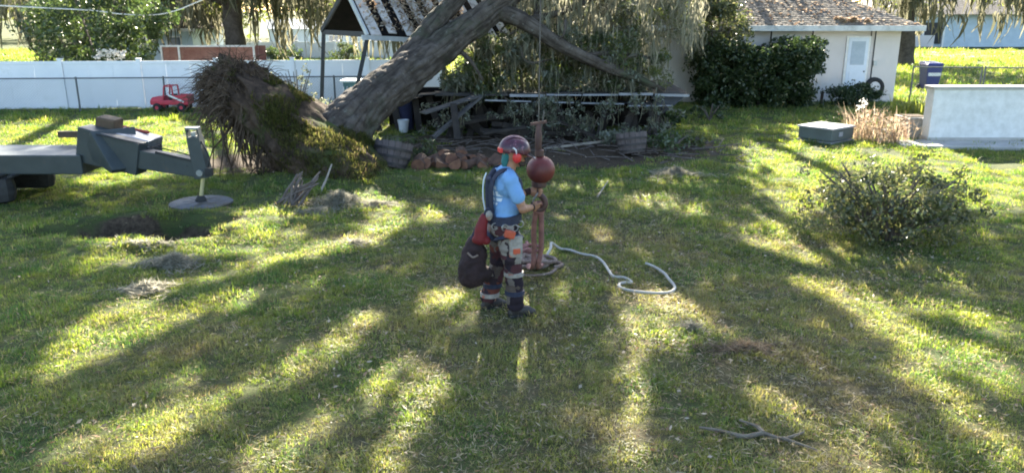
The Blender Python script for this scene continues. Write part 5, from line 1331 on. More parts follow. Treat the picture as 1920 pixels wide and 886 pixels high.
# vertical jack: tilted box column, eye bracket, rod, foot
jt, jb = P(361, 240, fy), P(383, 332, fy)
taper(jt.lerp(jb, .16), jb, .20, .19, .235, .22, 'jack_leg', M['machine'], mc)
jd = (jb - jt).normalized()
for s_ in (-.085, .085): MB().beam(jt + Vector((s_, 0, 0)), jt.lerp(jb, .30) + Vector((s_, 0, 0)), .025, .13, (0, 1, 0)).build('bracket_plate', M['machine'], mc, bevel=.004)
MB().beam(jt + Vector((-.10, 0, 0)), jt + Vector((.10, 0, 0)), .13, .03).build('bracket_cap', M['silver'], mc)
MB().beam(jt.lerp(jb, .08) , jt.lerp(jb, .2), .07, .07, (0, 1, 0)).build('jack_ram', M['silver'], mc)
fz = Vector((fx, fy, .10))
MB().tube([jb - jd * .05, fz], .030, 12).build('piston_rod', M['chrome'], mc, True)
MB().lathe([(.085, 0), (.085, .03), (.05, .08), (.035, .09)], (fx, fy, .062), 16).build('foot', M['machine_dk'], mc, True)
MB().box(P(392, 322, fy - .08), (.10, .10, .12)).build('valve_block', M['machine_dk'], mc, bevel=.01)
pts_ = [jt.lerp(jb, .25) + Vector((.10, -.05, 0)), jt.lerp(jb, .6) + Vector((.17, -.06, 0)), jb + Vector((.06, -.08, .05))]
MB().tube(sm(pts_, 6), .012, 6).build('hydraulic_hose', M['machine_dk'], mc, True)
for f_ in (.12, .38, .64, .88):
    c = j0.lerp(j1, f_) + Vector((0, -.105, .02)); MB().lathe([(.022, -.012), (.022, .0), (.014, .012)], c, 8, Matrix.Rotation(R(90), 3, 'X')).build('bolt', M['machine'], mc)
MB().beam(j0 + Vector((0, -.13, .16)), j1 + Vector((-.1, -.10, .12)), .012, .035).build('wear_strip', M['machine_dk'], mc)
MB().tube(sm([st + Vector((.1, -.22, .30)), j0.lerp(j1, .2) + Vector((0, -.14, .24)), j0.lerp(j1, .7) + Vector((0, -.12, .20)), jt.lerp(jb, .55) + Vector((-.12, -.05, 0))], 6), .011, 6).build('hydraulic_hose', M['machine_dk'], mc, True)
MB().lathe([(.05, -.03), (.05, .03)], jb.lerp(jt, .12) + Vector((0, -.12, 0)), 14, Matrix.Rotation(R(90), 3, 'X')).build('pivot_pin', M['silver'], mc)
t = thing('outrigger_pad', 'round grey pad on the grass under the outrigger foot', 'pad', (fx, fy, 0))
MB().lathe([(.0, .012), (.45, .012), (.47, .02), (.47, .045), (.45, .055), (.30, .058), (.29, .064), (.10, .064)], (fx, fy, 0), 36).build('disc', M['padmat'], t, True)
for k_ in range(8):
    a = k_ * math.pi / 4 + .2; MB().beam((fx + .12 * math.cos(a), fy + .12 * math.sin(a), .066), (fx + .27 * math.cos(a), fy + .27 * math.sin(a), .062), .03, .012).build('rib', M['padmat'], t)
# body of the machine
bx_, by_ = st.x - .9, st.y + .55
taper((bx_ + .75, by_ - .25, .62), (bx_ - 3.0, by_ - .25, .62), 1.0, .30, 1.0, .30, 'chassis', M['machine'], mc, .02)
taper(P(240, 318, fy + .05), P(205, 262, fy + .35), .5, .08, .7, .5, 'corner_gusset', M['machine'], mc, .02)
MB().box(P(205, 236, fy + .55), (.30, .34, .28), Matrix.Rotation(R(12), 3, 'Y')).build('stop_block', M['brownmetal'], mc, bevel=.04)
e0 = P(255, 262, fy + .5)
MB().box(e0, (.62, .55, .20), Matrix.Rotation(R(14), 3, 'Y')).build('motor_cover', M['silver'], mc, bevel=.03)
for i in range(5): MB().box(e0 + Vector((-.22 + i * .11, 0, .095 - i * .027)), (.03, .5, .07), Matrix.Rotation(R(14), 3, 'Y')).build('cooling_fin', M['machine_dk'], mc)
MB().box(P(280, 285, fy + .4), (.26, .4, .2)).build('valve_bank', M['machine_dk'], mc, bevel=.015)
MB().tube([P(222, 236, fy + .8), P(252, 243, fy + .72), P(279, 248, fy + .65)], [.03, .026, .024], 8).build('red_handle', M['redpipe'], mc, True)
MB().box((bx_ + .2, by_ + .35, .93), (.7, .10, .10)).build('brown_bar', M['brownmetal'], mc)
for dy in (-.75, .35):
    m_ = MB(); xs_ = np.linspace(bx_ - 2.8, bx_ - .3, 14)
    m_.box((bx_ - 1.55, by_ + dy, .24), (2.4, .3, .44)); m_.build('track', M['machine_dk'], mc, bevel=.16)
    for x_ in xs_: MB().box((x_, by_ + dy, .466), (.08, .3, .03)).build('track_pad', M['machine_dk'], mc)

# ------------------------------------------------------------------ crane line, ball, slings
HK = P(1011, 318, 7.85); hx, hy = HK.x, HK.y
cr = thing('crane_hook', 'red iron overhaul ball and hook hanging on a crane cable', 'crane hook', (hx, hy, 0))
zt = P(1011, 232, 7.85).z
MB().tube([(hx - .01, hy, zt - .02), (hx + .05, hy + .3, 9.0), (hx + .1, hy + .6, 16.0)], .0065, 8).build('cable', M['wire'], cr, True)
MB().lathe([(.022, zt - .30), (.034, zt - .28), (.034, zt - .10), (.028, zt - .08), (.028, zt - .02), (.015, zt)], (hx - .01, hy, 0), 14).build('socket', M['iron'], cr, True)
MB().beam((hx - .09, hy, zt - .005), (hx + .07, hy, zt + .02), .03, .025).build('cable_clamp', M['iron'], cr)
MB().tube([(hx + .02, hy, zt - .03), (hx + .045, hy + .01, zt + .12)], .008, 6).build('cable_tail', M['wire'], cr)
MB().lathe([(.03, HK.z + .13), (.045, HK.z + .14), (.045, zt - .26), (.03, zt - .25)], (hx, hy, 0), 14).build('swivel', M['iron'], cr, True)
MB().ball((hx + .015, hy, HK.z), (.143, .143, .138), 32, 20).build('ball', M['ballred'], cr, True)
MB().lathe([(.06, HK.z - .175), (.075, HK.z - .165), (.075, HK.z - .12), (.05, HK.z - .10)], (hx, hy, 0), 16).build('collar', M['iron'], cr, True)
hz0 = HK.z - .17
hk_ = [(0, 0, 0), (0, 0, -.07), (.045, 0, -.12), (.062, 0, -.18), (.03, 0, -.235), (-.03, 0, -.235), (-.065, 0, -.19), (-.06, 0, -.155)]
MB().tube(sm([(hx + a, hy + b_, hz0 + c_) for a, b_, c_ in hk_], 5), lerp_r([.03, .03, .032, .034, .032, .028, .02, .010], 36), 10).build('hook', M['iron'], cr, True)
MB().tube([(hx - .005, hy - .02, hz0 - .05), (hx - .05, hy - .02, hz0 - .12), (hx - .06, hy - .01, hz0 - .16)], .009, 6).build('latch', M['steel'], cr)
sl_g = P(1004, 500, 8.2)
sg = thing('lifting_sling', 'pair of faded red slings hanging from the hook to the ground', 'sling', (hx, hy, 0))
for dx, dy in ((-.028, 0), (.028, .02)):
    a = Vector((hx + dx * .8, hy + dy, hz0 - .21)); b_ = Vector((sl_g.x + dx * 1.1, sl_g.y + dy, sl_g.z)); e_ = G(1003 + dx * 500, 503) + Vector((0, 0, .05))
    MB().tube(sm([a, a.lerp(b_, .35) + Vector((dx * .5, 0, 0)), a.lerp(b_, .7) + Vector((dx * .3 + .012, 0, 0)), b_, e_], 6), .036, 8, flat=.6).build('strap', M['sling'], sg, True)
MB().torus((hx, hy, hz0 - .215), .05, .024, 18, 8, Matrix.Rotation(R(90), 3, 'X')).build('eye_loop', M['sling'], sg, True)
# chain and rope heaped at its foot
def coil(name, label, cat, x, y, n, rmin, rmax, rad, mat, hgt=.12):
    t = thing(name, label, cat, (x, y, 0)); pts_ = []; a = random.uniform(0, 6)
    ox, oy, rr = 0, 0, rmax
    for i in range(n * 8):
        if i % 8 == 0: ox, oy, rr, tl = random.uniform(-.07, .07), random.uniform(-.06, .06), random.uniform(rmin, rmax), random.uniform(0, 1)
        a += 2 * math.pi / 8 * random.uniform(.8, 1.2); k_ = i / (n * 8); r_ = rr * random.uniform(.85, 1.15)
        pts_.append((x + ox + r_ * math.cos(a) * 1.25, y + oy + r_ * .8 * math.sin(a), .035 + hgt * max(0, k_ * random.uniform(.4, 1.0))))
    MB().tube(sm(pts_, 3), rad, 7).build('coil', mat, t, True); return t
p = G(1003, 503); coil('sling_heap', 'heaped tan sling rope around the foot of the hanging slings', 'rope', p.x, p.y, 7, .10, .24, .022, M['ropet'])
p = G(985, 488); coil('rope_coil', 'small purple grey rope coil behind the standing person', 'rope', p.x, p.y + .15, 5, .06, .15, .02, M['sling'], .15)
rp = [(1012, 502), (1020, 496), (1032, 488), (1034, 477), (1050, 472.5), (1068, 474), (1088, 481), (1115, 488), (1130, 501), (1142, 519), (1150, 528), (1171, 529.5), (1184, 537), (1172, 538), (1162, 541), (1161, 547), (1177, 552.5), (1207, 555.6), (1234, 557), (1256, 554.5), (1265, 545), (1253, 530), (1244, 519.5), (1226, 507), (1211, 500.5)]
rpp = [G(x, y) + Vector((0, 0, .045 + (.10 * math.exp(-((x - 1034) / 9) ** 2)))) for x, y in rp]
rpp = [Vector((p_.x, p_.y, p_.z + float(gz(p_.x, p_.y)))) for p_ in rpp]
tag(MB().tube(sm(rpp, 6), .0165, 8).build('white_rope', M['ropew'], None, True), 'white rope snaking across the shaded lawn in a loop', 'rope')
rp = [(930, 520), (965, 523), (1000, 524), (1030, 520), (1042, 512)]
tag(MB().tube(sm([G(x, y) + Vector((0, 0, .05)) for x, y in rp], 6), .017, 8).build('tan_rope', M['ropet'], None, True), 'tan rope end lying in front of the sling heap', 'rope')

# ------------------------------------------------------------------ moss tufts, sticks
def moss_clump(x, y, rx, ry, h_, n, lb, mat='groundmoss'):
    p = G(x, y); n = int(n * 3.2)
    a = rng.uniform(0, 6.283, n); r_ = np.abs(rng.normal(0, .48, n)); lump = 1 + .35 * np.sin(a * 3 + x) + .2 * np.sin(a * 5 + y)
    cx_, cy_ = p.x + rx * r_ * lump * np.cos(a), p.y + ry * r_ * lump * np.sin(a)
    cz_ = gz(cx_, cy_) + .02 + h_ * np.exp(-r_ ** 2 * 2.2) * rng.uniform(.25, 1, n) * (1 + .4 * np.sin(cx_ * 14) * np.sin(cy_ * 17))
    v, q = leaf_geo(np.stack([cx_, cy_, cz_], 1), .17, .010, flatness=.55)
    v[:, 2] = np.maximum(v[:, 2], gz(v[:, 0], v[:, 1]) + .012)
    tag(np_mesh('moss_clump', v, q, M[mat]), lb, 'moss', 'fallen clumps of grey moss', kind='thing')
moss_clump(325, 498, .40, .26, .13, 480, 'grey moss heap on the lawn left of the pit edge')
moss_clump(275, 545, .32, .22, .07, 280, 'flatter grey moss heap, lowest on the left lawn')
moss_clump(640, 385, .42, .28, .20, 700, 'pale moss heap in front of the root plate')
moss_clump(705, 386, .35, .22, .06, 260, 'thin pale moss patch right of the heap by the roots')
moss_clump(595, 398, .30, .22, .06, 220, 'thin pale moss patch left of the heap by the roots')
moss_clump(1294, 618, .12, .08, .045, 90, 'small dark moss tuft below the white rope loop')
moss_clump(1265, 330, .55, .35, .10, 420, 'grey moss spread on the lawn right of the barrel')
moss_clump(665, 460, .30, .16, .04, 150, 'dry grey moss patch in the sunny strip at left centre')
moss_clump(275, 468, .60, .16, .03, 160, 'straw coloured thatch along the near rim of the pit')
moss_clump(1395, 660, .62, .22, .03, 200, 'brown matted moss streak on the lower right lawn', 'drymoss')
# dark root bundle
p = G(562, 384); b = thing('root_bundle', 'dark splayed bundle of broken roots below the root plate', 'roots', (p.x, p.y, 0))
for i in range(18):
    a = random.uniform(-.5, .5); top = Vector((p.x + random.uniform(-.15, .30), p.y + random.uniform(-.1, .3), random.uniform(.22, .5))); bot = Vector((p.x - .28 + random.uniform(-.12, .45), p.y - .15 + random.uniform(-.1, .1), .03))
    MB().tube(sm([bot, bot.lerp(top, .5) + vary((0, 0, .03), .05), top], 4), lerp_r([.014, .022, .012], 9), 5).build('root', M['darkstick'], b, True)
a, c_ = P(600, 362, 12.6), P(622, 308, 13.0)
tag(MB().tube([a, a.lerp(c_, .5) + Vector((.01, 0, 0)), c_], [.022, .018, .012], 7).build('leaning_stick', M['stick'], None, True), 'thin pale stick leaning on the mossy end of the root plate', 'stick')
# branch in the foreground
rp = [(1310, 808), (1350, 815), (1395, 826), (1430, 820), (1465, 830), (1505, 818)]
t = thing('fallen_branch', 'grey crooked branch half hidden in the near right grass', 'branch', G(1400, 822))
MB().tube(sm([G(x, y) + Vector((0, 0, .035)) for x, y in rp], 5), lerp_r([.008, .014, .018, .016, .014, .008], 26), 7).build('stem', M['branchwood'], t, True)
MB().tube(sm([G(x, y) + Vector((0, 0, .04)) for x, y in [(1430, 820), (1415, 806), (1385, 796)]], 4), lerp_r([.018, .012, .006], 9), 6).build('fork', M['branchwood'], t, True)
MB().tube(sm([G(x, y) + Vector((0, 0, .04)) for x, y in [(1465, 830), (1490, 838), (1530, 852)]], 4), lerp_r([.016, .010, .005], 9), 6).build('fork', M['branchwood'], t, True)
a, c_ = G(1120, 372), G(1140, 345)
tag(MB().tube([a + Vector((0, 0, .03)), c_ + Vector((0, 0, .06))], [.014, .010], 6).build('stick', M['stick']), 'short pale stick on the dappled grass right of the red ball', 'stick')

# ------------------------------------------------------------------ person
PB = Vector((-0.075, 7.50, 0.0)); TURN = R(17)
def blob(name, prims, mat, parent, voxel=.012, smooth=4, fac=.5):
    """union of tapered capsules and ellipsoids skinned into one continuous surface"""
    mb = MB()
    for pr in prims:
        if pr[0] == 'c':
            pts_ = [Vector(p_) for p_ in pr[1]]; rs_ = pr[2]
            path = []; rad = []
            for i in range(len(pts_) - 1):
                for j in range(6): path.append(pts_[i].lerp(pts_[i + 1], j / 6)); rad.append(rs_[i] + (rs_[i + 1] - rs_[i]) * j / 6)
            path.append(pts_[-1]); rad.append(rs_[-1])
            mb.tube(path, rad, 16)
            for p_, r_ in ((pts_[0], rs_[0]), (pts_[-1], rs_[-1])): mb.ball(p_, r_, 14, 9)
            for p_, r_ in list(zip(pts_, rs_))[1:-1]: mb.ball(p_, r_, 14, 9)
        else:
            mb.ball(pr[1], pr[2], 20, 14, pr[3] if len(pr) > 3 else None)
    me = mb.mesh(name); o = bpy.data.objects.new('tmp', me); COL.objects.link(o)
    md = o.modifiers.new('r', 'REMESH'); md.mode = 'VOXEL'; md.voxel_size = voxel; md.use_smooth_shade = True
    ms = o.modifiers.new('s', 'SMOOTH'); ms.iterations = smooth; ms.factor = fac
    dg = bpy.context.evaluated_depsgraph_get(); me2 = bpy.data.meshes.new_from_object(o.evaluated_get(dg))
    bpy.data.objects.remove(o); bpy.data.meshes.remove(me); me2.name = name
    me2.materials.clear(); me2.polygons.foreach_set('use_smooth', [True] * len(me2.polygons))
    return link(name, me2, mat, parent)
# joints (facing +X, right side -Y)
HIPR, HIPL = (0, -.095, .91), (0, .095, .91)
KNR, ANR = (.055, -.125, .49), (.075, -.13, .10)
KNL, ANL = (-.02, .125, .49), (-.13, .14, .10)
PEL, WST, CHS, NCK, HED = Vector((0, 0, .95)), Vector((.01, 0, 1.08)), Vector((.005, 0, 1.28)), Vector((.055, 0, 1.45)), Vector((.105, -.005, 1.585))
SHR, SHL = (.01, -.185, 1.375), (.02, .185, 1.375)
GRIP = Vector((hx, hy, hz0 - .10)) - PB; GRIP = Matrix.Rotation(-TURN, 3, 'Z') @ GRIP
ELR = Vector((.10, -.275, 1.115)); WRR = GRIP + Vector((-.085, -.035, -.10)); 
ELL = Vector((.16, .235, 1.12)); WRL = GRIP + Vector((-.085, .05, .045))
def hand(wr, el, side, gy):
    """palm beside the shank, four fingers wrapped round it, thumb from the side of the palm"""
    wr = Vector(wr); ax = Vector((GRIP.x, GRIP.y, wr.z)); fwd = (ax - wr); fwd.z = 0; fwd.normalize(); lat = Vector((-fwd.y, fwd.x, 0)) * side
    pr = [('c', [wr, wr + fwd * .05, wr + fwd * .075], [.026, .030, .028])]
    for k_ in range(4):
        pr.append(('c', [wr + fwd * .03 + Vector((0, 0, .030 - .02 * k_)), wr + fwd * .075 + lat * .012 + Vector((0, 0, .033 - .022 * k_))], [.019, .015]))
    Ls = [.95, 1.05, 1.0, .8]
    for k_ in range(4):
        z_ = .033 - .023 * k_; b0 = wr + fwd * .075 + lat * .012 + Vector((0, 0, z_)); l_ = Ls[k_]
        p1 = b0 + fwd * .042 * l_ + lat * .014; p2 = p1 + (fwd * .35 - lat * .9).normalized() * .030 * l_; p3 = p2 + (-fwd * .7 - lat * .7).normalized() * .022 * l_
        pr.append(('c', [b0, p1, p2, p3], [.0118, .0108, .0098, .0085]))
    t0 = wr + fwd * .03 - lat * .018 + Vector((0, 0, .022)); t1 = t0 + (fwd * .7 - lat * .6).normalized() * .036 + Vector((0, 0, .012)); t2 = t1 + (fwd * .95 + lat * .1).normalized() * .032
    pr.append(('c', [t0, t1, t2], [.016, .013, .010]))
    return pr
ps = thing('person', 'person in light blue T-shirt, maroon helmet and patterned trousers gripping the crane hook', 'person', (0, 0, 0))
hr = Matrix.Rotation(R(12), 3, 'Y')
body = [('c', [PEL, WST, CHS], [.115, .11, .125]), ('c', [CHS + Vector((0, -.07, .03)), CHS + Vector((0, .07, .03))], [.11, .11]), ('c', [SHR, CHS + Vector((0, 0, .1)), SHL], [.058, .085, .058]),
    ('c', [NCK + Vector((-.01, 0, -.06)), NCK, HED + Vector((-.025, 0, -.05))], [.062, .056, .055]),
    ('e', HED + Vector((-.012, 0, .025)), (.098, .076, .112), hr), ('e', HED + Vector((.028, 0, -.045)), (.062, .056, .07), hr), ('c', [HED + Vector((.06, 0, -.088)), HED + Vector((.045, 0, -.092))], [.026, .03]),
    ('c', [HED + Vector((.083, 0, .02)), HED + Vector((.108, 0, -.022))], [.011, .015]), ('c', [HED + Vector((.082, -.035, .034)), HED + Vector((.082, .035, .034))], [.013, .013]),
    ('c', [HED + Vector((.086, -.018, -.06)), HED + Vector((.086, .018, -.06))], [.009, .009]), ('e', HED + Vector((-.01, -.077, -.005)), (.022, .010, .032)), ('e', HED + Vector((-.01, .077, -.005)), (.022, .010, .032)),
    ('c', [HIPR, KNR, ANR], [.088, .058, .042]), ('c', [HIPL, KNL, ANL], [.088, .058, .042]), ('c', [ANR, Vector(ANR) + Vector((.13, -.02, -.055))], [.045, .035]), ('c', [ANL, Vector(ANL) + Vector((.13, .01, -.055))], [.045, .035]),
    ('c', [SHR, ELR, WRR], [.056, .043, .029]), ('c', [SHL, ELL, WRL], [.056, .043, .029])] + hand(WRR, ELR, 1, 0) + hand(WRL, ELL, -1, 0)
blob('body', body, M['skin'], ps, .0068, 2, .4)
# features
for s_ in (-1, 1):
    ey = MB().ball(HED + Vector((.079, .031 * s_, .014)), (.012, .013, .010), 10, 7).build('eye', M['whitepaint'], ps, True)
    MB().ball(HED + Vector((.0885, .031 * s_, .014)), .0048, 8, 6).build('iris', M['boot'], ey, True)
blob('beard', [('c', [HED + Vector((.0, -.068, -.03)), HED + Vector((.045, -.055, -.082)), HED + Vector((.082, 0, -.094)), HED + Vector((.045, .055, -.082)), HED + Vector((.0, .068, -.03))], [.016, .022, .030, .022, .016]), ('c', [HED + Vector((.094, -.026, -.045)), HED + Vector((.098, .026, -.045))], [.008, .008])], M['hair'], ps, .007, 2)
blob('neck_cloth', [('c', [HED + Vector((-.085, -.03, .0)), HED + Vector((-.105, -.01, -.07)), HED + Vector((-.10, .0, -.13))], [.03, .032, .022]), ('c', [HED + Vector((-.085, .03, .0)), HED + Vector((-.105, .01, -.07))], [.03, .03])], M['greencloth'], ps, .01, 2)
# shirt
tee = [('c', [Vector((0, 0, .985)), WST, CHS], [.124, .120, .132]), ('c', [CHS + Vector((0, -.075, .03)), CHS + Vector((0, .075, .03))], [.120, .120]), ('c', [Vector((0, -.05, 1.0)), Vector((0, .05, 1.0))], [.13, .13]), ('c', [WST + Vector((0, -.05, 0)), WST + Vector((0, .05, 0))], [.125, .125]),
    ('c', [SHR, CHS + Vector((.005, 0, .115)), SHL], [.074, .096, .074]), ('c', [SHR, Vector(SHR).lerp(ELR, .62)], [.071, .068]), ('c', [SHL, Vector(SHL).lerp(ELL, .62)], [.078, .076])]
to = blob('t_shirt', tee, M['tee'], ps, .0095, 4)
for v in to.data.vertices:
    q = v.co; w = mnoise.fractal(Vector((q.x * 7, q.y * 9, q.z * 11 + q.y * 9 - q.x * 6)), 1.0, 2.0, 3); v.co += v.normal * w * .009
# print on the back of the shirt: small pale block of lettering lines
def on_back(y_, z_):
    hit, loc, nrm, _ = to.ray_cast(Vector((-.6, y_, z_)), Vector((1, 0, 0)))
    return (loc + Vector((-.004, 0, 0))) if hit else Vector((-.15, y_, z_))
for (z_, ya_, yb_, h_) in ((1.29, -.10, .03, .035), (1.235, -.12, .05, .05), (1.175, -.11, .03, .03), (1.135, -.09, .01, .022)):
    vs = []; fs = []; nseg = 10
    for i in range(nseg + 1):
        y_ = ya_ + (yb_ - ya_) * i / nseg
        vs += [on_back(y_, z_ - h_ / 2), on_back(y_, z_ + h_ / 2)]
    for i in range(nseg):
        if i in (3, 7): continue
        fs.append((2 * i, 2 * i + 2, 2 * i + 3, 2 * i + 1))
    MB().add(vs, fs).build('print', M['teeprint'], to)
# trousers
tro = [('c', [HIPR, Vector(HIPR).lerp(Vector(KNR), .5), KNR, Vector(KNR).lerp(Vector(ANR), .55), Vector(ANR) + Vector((0, 0, .02))], [.122, .108, .088, .086, .082]), ('c', [HIPL, Vector(HIPL).lerp(Vector(KNL), .5), KNL, Vector(KNL).lerp(Vector(ANL), .55), Vector(ANL) + Vector((0, 0, .02))], [.122, .108, .088, .086, .082]),
    ('c', [Vector((0, -.06, .94)), Vector((0, .06, .94))], [.128, .128]), ('c', [Vector((-.03, -.06, .89)), Vector((-.03, .06, .89))], [.12, .12])]
tr_ = blob('trousers', tro, M['camo'], ps, .0105, 3)
for v in tr_.data.vertices:
    q = v.co; w = mnoise.fractal(Vector((q.x * 6, q.y * 6, q.z * 14)), 1.0, 2.0, 3); v.co += v.normal * w * .014
for an, dy in ((Vector(ANR), -.03), (Vector(ANL), .015)):
    bo = blob('boot', [('c', [an + Vector((0, 0, .06)), an + Vector((-.005, 0, -.02))], [.066, .062]), ('c', [an + Vector((-.04, 0, -.06)), an + Vector((.08, dy * .5, -.06)), an + Vector((.165, dy, -.064))], [.042, .046, .038]), ('e', an + Vector((.07, dy * .5, -.04)), (.10, .05, .05))], M['boot'], ps, .009, 2)
    MB().box(an + Vector((.06, dy * .4, -.090)), (.27, .092, .022)).build('sole', M['machine_dk'], bo, bevel=.008)
# helmet
hm = HED + Vector((-.012, 0, .045)); me = MB().ball((0, 0, 0), 1.0, 40, 24).mesh('helmet', True)
bm = bmesh.new(); bm.from_mesh(me); bmesh.ops.delete(bm, geom=[v for v in bm.verts if v.co.z < -.22 - .12 * v.co.x * -1], context='VERTS'); bm.to_mesh(me); bm.free()
for v in me.vertices:
    c = v.co; v.co = hm + hr @ Vector((c.x * .150 + (.016 if c.x > 0 else 0), c.y * .122, c.z * (.134 + .006 * math.cos(c.y * 9))))
hl = link('helmet', me, M['helmet'], ps); md = hl.modifiers.new('thick', 'SOLIDIFY'); md.thickness = .006
MB().hexa([hm + hr @ Vector(p_) for p_ in ((.11, -.095, -.030), (.225, -.05, -.055), (.225, .05, -.055), (.11, .095, -.030), (.11, -.095, -.012), (.225, -.05, -.044), (.225, .05, -.044), (.11, .095, -.012))]).build('helmet_peak', M['helmet'], ps, bevel=.005)
for k_ in (-.05, 0, .05): MB().tube([hm + hr @ Vector((.12 * math.cos(a) * 1.1, k_, .139 * math.sin(a) * math.sqrt(1 - (k_ / .115) ** 2) )) for a in np.linspace(.5, 2.5, 10)], .006, 6).build('helmet_rib', M['helmet'], ps, True)
for s_ in (-1, 1):
    c = HED + Vector((-.008, s_ * .098, -.012))
    mf = blob('ear_muff', [('e', c, (.046, .026, .056)), ('e', c + Vector((0, s_ * .016, 0)), (.034, .016, .044))], M['muff'], ps, .007, 1)
    MB().tube(sm([c + Vector((-.01, s_ * .015, .03)), c + Vector((-.02, s_ * .022, .075)), c + Vector((-.045, s_ * .012, .095))], 4), .008, 6).build('muff_arm', M['muffwhite'], mf, True)
MB().box(hm + hr @ Vector((-.135, -.02, -.02)), (.035, .09, .045)).build('helmet_clip', M['muff'], ps, bevel=.008)
MB().ball(hm + hr @ Vector((.215, -.02, -.04)), .010, 8, 6).build('peak_clip', M['steel'], ps, True)
MB().tube(sm([HED + Vector((.0, -.08, .02)), HED + Vector((.03, -.062, -.07)), HED + Vector((.055, 0, -.12)), HED + Vector((.03, .062, -.07)), HED + Vector((.0, .08, .02))], 4), .007, 6).build('chin_strap', M['harness'], ps, True)
# harness: webbing laid on the shirt
def web(name, pts_, w_, parent=ps, mat='harness', th=.012):
    path = sm(pts_, 6); mb = MB(); vs = []; fs = []
    cen = Vector((0.0, 0, 0))
    for i, p_ in enumerate(path):
        d = (path[min(i + 1, len(path) - 1)] - path[max(i - 1, 0)]).normalized()
        out = Vector((p_.x - .005, p_.y, 0)) if abs(p_.y) < .15 and p_.z < 1.36 else Vector((p_.x * .6, p_.y * .4, .10))
        out = (out - d * out.dot(d)).normalized(); x = d.cross(out).normalized()
        vs += [p_ - x * w_ / 2, p_ + x * w_ / 2, p_ + x * w_ / 2 + out * th, p_ - x * w_ / 2 + out * th]
    for i in range(len(path) - 1):
        o = i * 4
        for k_ in range(4): fs.append((o + k_, o + (k_ + 1) % 4, o + 4 + (k_ + 1) % 4, o + 4 + k_))
    fs += [(3, 2, 1, 0), tuple(len(vs) - 4 + k_ for k_ in range(4))]
    return MB().add(vs, fs).build(name, M[mat], parent)
for s_ in (-1, 1):
    web('shoulder_strap', [(-.125, s_ * .05, 1.0), (-.148, s_ * .07, 1.16), (-.146, s_ * .085, 1.32), (-.08, s_ * .10, 1.435), (.01, s_ * .105, 1.452), (.09, s_ * .10, 1.40), (.143, s_ * .09, 1.28), (.142, s_ * .08, 1.14), (.135, s_ * .07, 1.0)], .055)
blob('back_pad', [('c', [(-.155, 0, 1.02), (-.165, 0, 1.18), (-.155, .0, 1.36), (-.10, 0, 1.44)], [.022, .026, .030, .025]), ('c', [(-.15, -.05, 1.37), (-.15, .05, 1.37)], [.022, .022])], M['harness'], ps, .008, 2)
MB().tube(sm([(-.175, .03, 1.02), (-.20, .035, 1.18), (-.195, .03, 1.34), (-.17, .02, 1.42)], 5), .007, 6).build('pale_cord', M['teeprint'], ps, True)
belt = []
for i in range(25):
    a = 2 * math.pi * i / 24; belt.append((.147 * math.cos(a), .192 * math.sin(a), .985 + .012 * math.cos(a)))
def ring(name, pts_, w_, mat, th=.018):
    vs = []; fs = []
    for p_ in pts_[:-1]:
        p_ = Vector(p_); o = Vector((p_.x, p_.y, 0)).normalized()
        vs += [p_ + Vector((0, 0, -w_ / 2)), p_ + Vector((0, 0, w_ / 2)), p_ + Vector((0, 0, w_ / 2)) + o * th, p_ + Vector((0, 0, -w_ / 2)) + o * th]
    n_ = len(pts_) - 1
    for i in range(n_):
        o, u_ = i * 4, ((i + 1) % n_) * 4
        for k_ in range(4): fs.append((o + k_, u_ + k_, u_ + (k_ + 1) % 4, o + (k_ + 1) % 4))
    return MB().add(vs, fs).build(name, M[mat], ps)
ring('belt', belt, .085, 'harness')
for nm, hp, kn in (('leg_loop', HIPR, KNR), ('leg_loop', HIPL, KNL)):
    c = Vector(hp).lerp(Vector(kn), .28); pts_ = [(c.x + .125 * math.cos(6.283 * i / 18), c.y + .122 * math.sin(6.283 * i / 18), c.z + .05 * math.sin(6.283 * i / 18) * (1 if c.y > 0 else -1)) for i in range(19)]
    vs = []
    MB().tube([Vector(p_) for p_ in pts_], .019, 8, flat=1.4).build(nm, M['harness'], ps, True)
for (a, z_) in ((-1.9, .93), (-1.3, .92), (-.8, .94), (-2.5, .93)):
    MB().torus((.165 * math.cos(a), .215 * math.sin(a), z_), .030, .006, 16, 6, Matrix.Rotation(R(90), 3, 'X')).build('carabiner', M['steel'], ps, True)
for kn, an, f_ in ((KNR, ANR, .12), (KNR, ANR, .62), (KNL, ANL, .6), (KNL, ANL, .85)):
    c = Vector(kn).lerp(Vector(an), f_); MB().lathe([(.088, -.022), (.098, -.02), (.098, .02), (.088, .022)], c, 20).build('leg_band', M['pouchw'] if f_ in (.12, .85) else M['harness'], ps, True)
blob('glove_cuff', [('c', [Vector(WRR) - (Vector(WRR) - ELR).normalized() * .05, WRR], [.037, .036])], M['bagbrown'], ps, .008, 1)
blob('glove_cuff', [('c', [Vector(WRL) - (Vector(WRL) - ELL).normalized() * .05, WRL], [.037, .036])], M['bagbrown'], ps, .008, 1)
ps.location = PB; ps.rotation_euler = (0, 0, TURN)
PM = Matrix.Translation(PB) @ Matrix.Rotation(TURN, 4, 'Z')
def onp(x, y, z): return PM @ Vector((x, y, z))

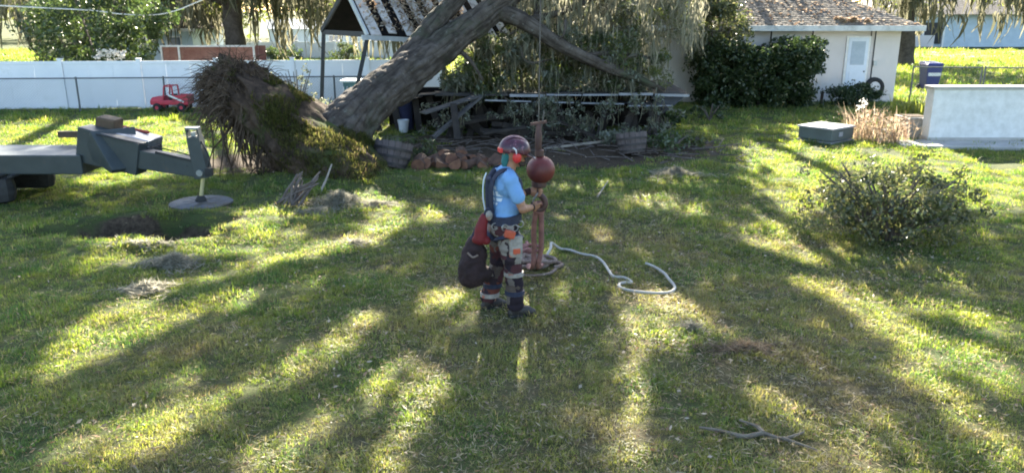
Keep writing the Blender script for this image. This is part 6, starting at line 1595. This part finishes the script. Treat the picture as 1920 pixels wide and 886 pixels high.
# bag, pouches hung from the harness (things of their own)
bc = P(888, 492, 7.42)
t = thing('gear_bag', 'sagging dark brown gear bag hanging behind the person', 'bag', (bc.x, bc.y, 0))
sk = blob('sack', [('c', [bc + Vector((.02, 0, .20)), bc + Vector((0, 0, .06)), bc + Vector((-.01, 0, -.10))], [.08, .125, .145]), ('c', [bc + Vector((-.07, 0, -.12)), bc + Vector((.09, .02, -.11))], [.085, .085]), ('c', [bc + Vector((.03, 0, .2)), bc + Vector((.05, 0, .28))], [.05, .035])], M['bagbrown'], t, .012, 4)
for v in sk.data.vertices: v.co += v.normal * (mnoise.fractal(v.co * 7, 1.0, 2.0, 4) * .026 + abs(mnoise.noise(v.co * 13)) * .018)
MB().tube(sm([bc + Vector((-.02, -.03, .24)), bc + Vector((.05, -.03, .38)), onp(-.16, -.06, .97)], 5), .014, 6).build('strap', M['harness'], t, True)
MB().tube(sm([bc + Vector((-.05, -.13, .14)), bc + Vector((.0, -.145, .10)), bc + Vector((.05, -.135, .12))], 4), .010, 6).build('rim_cord', M['ropet'], t, True)
rc = P(902, 428, 7.36)
t = thing('red_pouch', 'dark red pouch slung over the brown gear bag', 'pouch', (rc.x, rc.y, 0))
blob('pouch_body', [('c', [rc + Vector((.03, 0, .11)), rc + Vector((.0, 0, .0)), rc + Vector((-.01, 0, -.10))], [.042, .06, .065]), ('c', [rc + Vector((-.05, 0, -.11)), rc + Vector((.05, 0, -.12))], [.042, .042])], M['bagred'], t, .009, 2)
MB().tube(sm([rc + Vector((.03, -.02, .13)), rc + Vector((.07, 0, .2)), onp(-.12, -.13, 1.0)], 4), .010, 6).build('strap', M['harness'], t, True)
MB().ball(P(917, 404, 7.34), (.035, .03, .05), 12, 8).build('pale_tab', M['pouchw'], t, True)
tc = onp(.045, -.235, .775)
t = thing('thigh_pouch', 'cream and orange pouch strapped on the right thigh', 'pouch', (tc.x, tc.y, 0))
rm = Matrix.Rotation(TURN, 3, 'Z')
MB().box(tc + Vector((0, 0, -.03)), (.13, .05, .21), rm).build('pouch_body', M['pouchw'], t, bevel=.018)
MB().box(tc + rm @ Vector((-.065, -.014, .10)), (.10, .055, .075), rm @ Matrix.Rotation(R(18), 3, 'Y')).build('orange_flap', M['orange'], t, bevel=.014)
MB().box(tc + rm @ Vector((.0, -.028, -.07)), (.07, .012, .05), rm).build('orange_patch', M['orange'], t, bevel=.004)
print('SCENE BUILT', len(bpy.data.objects))
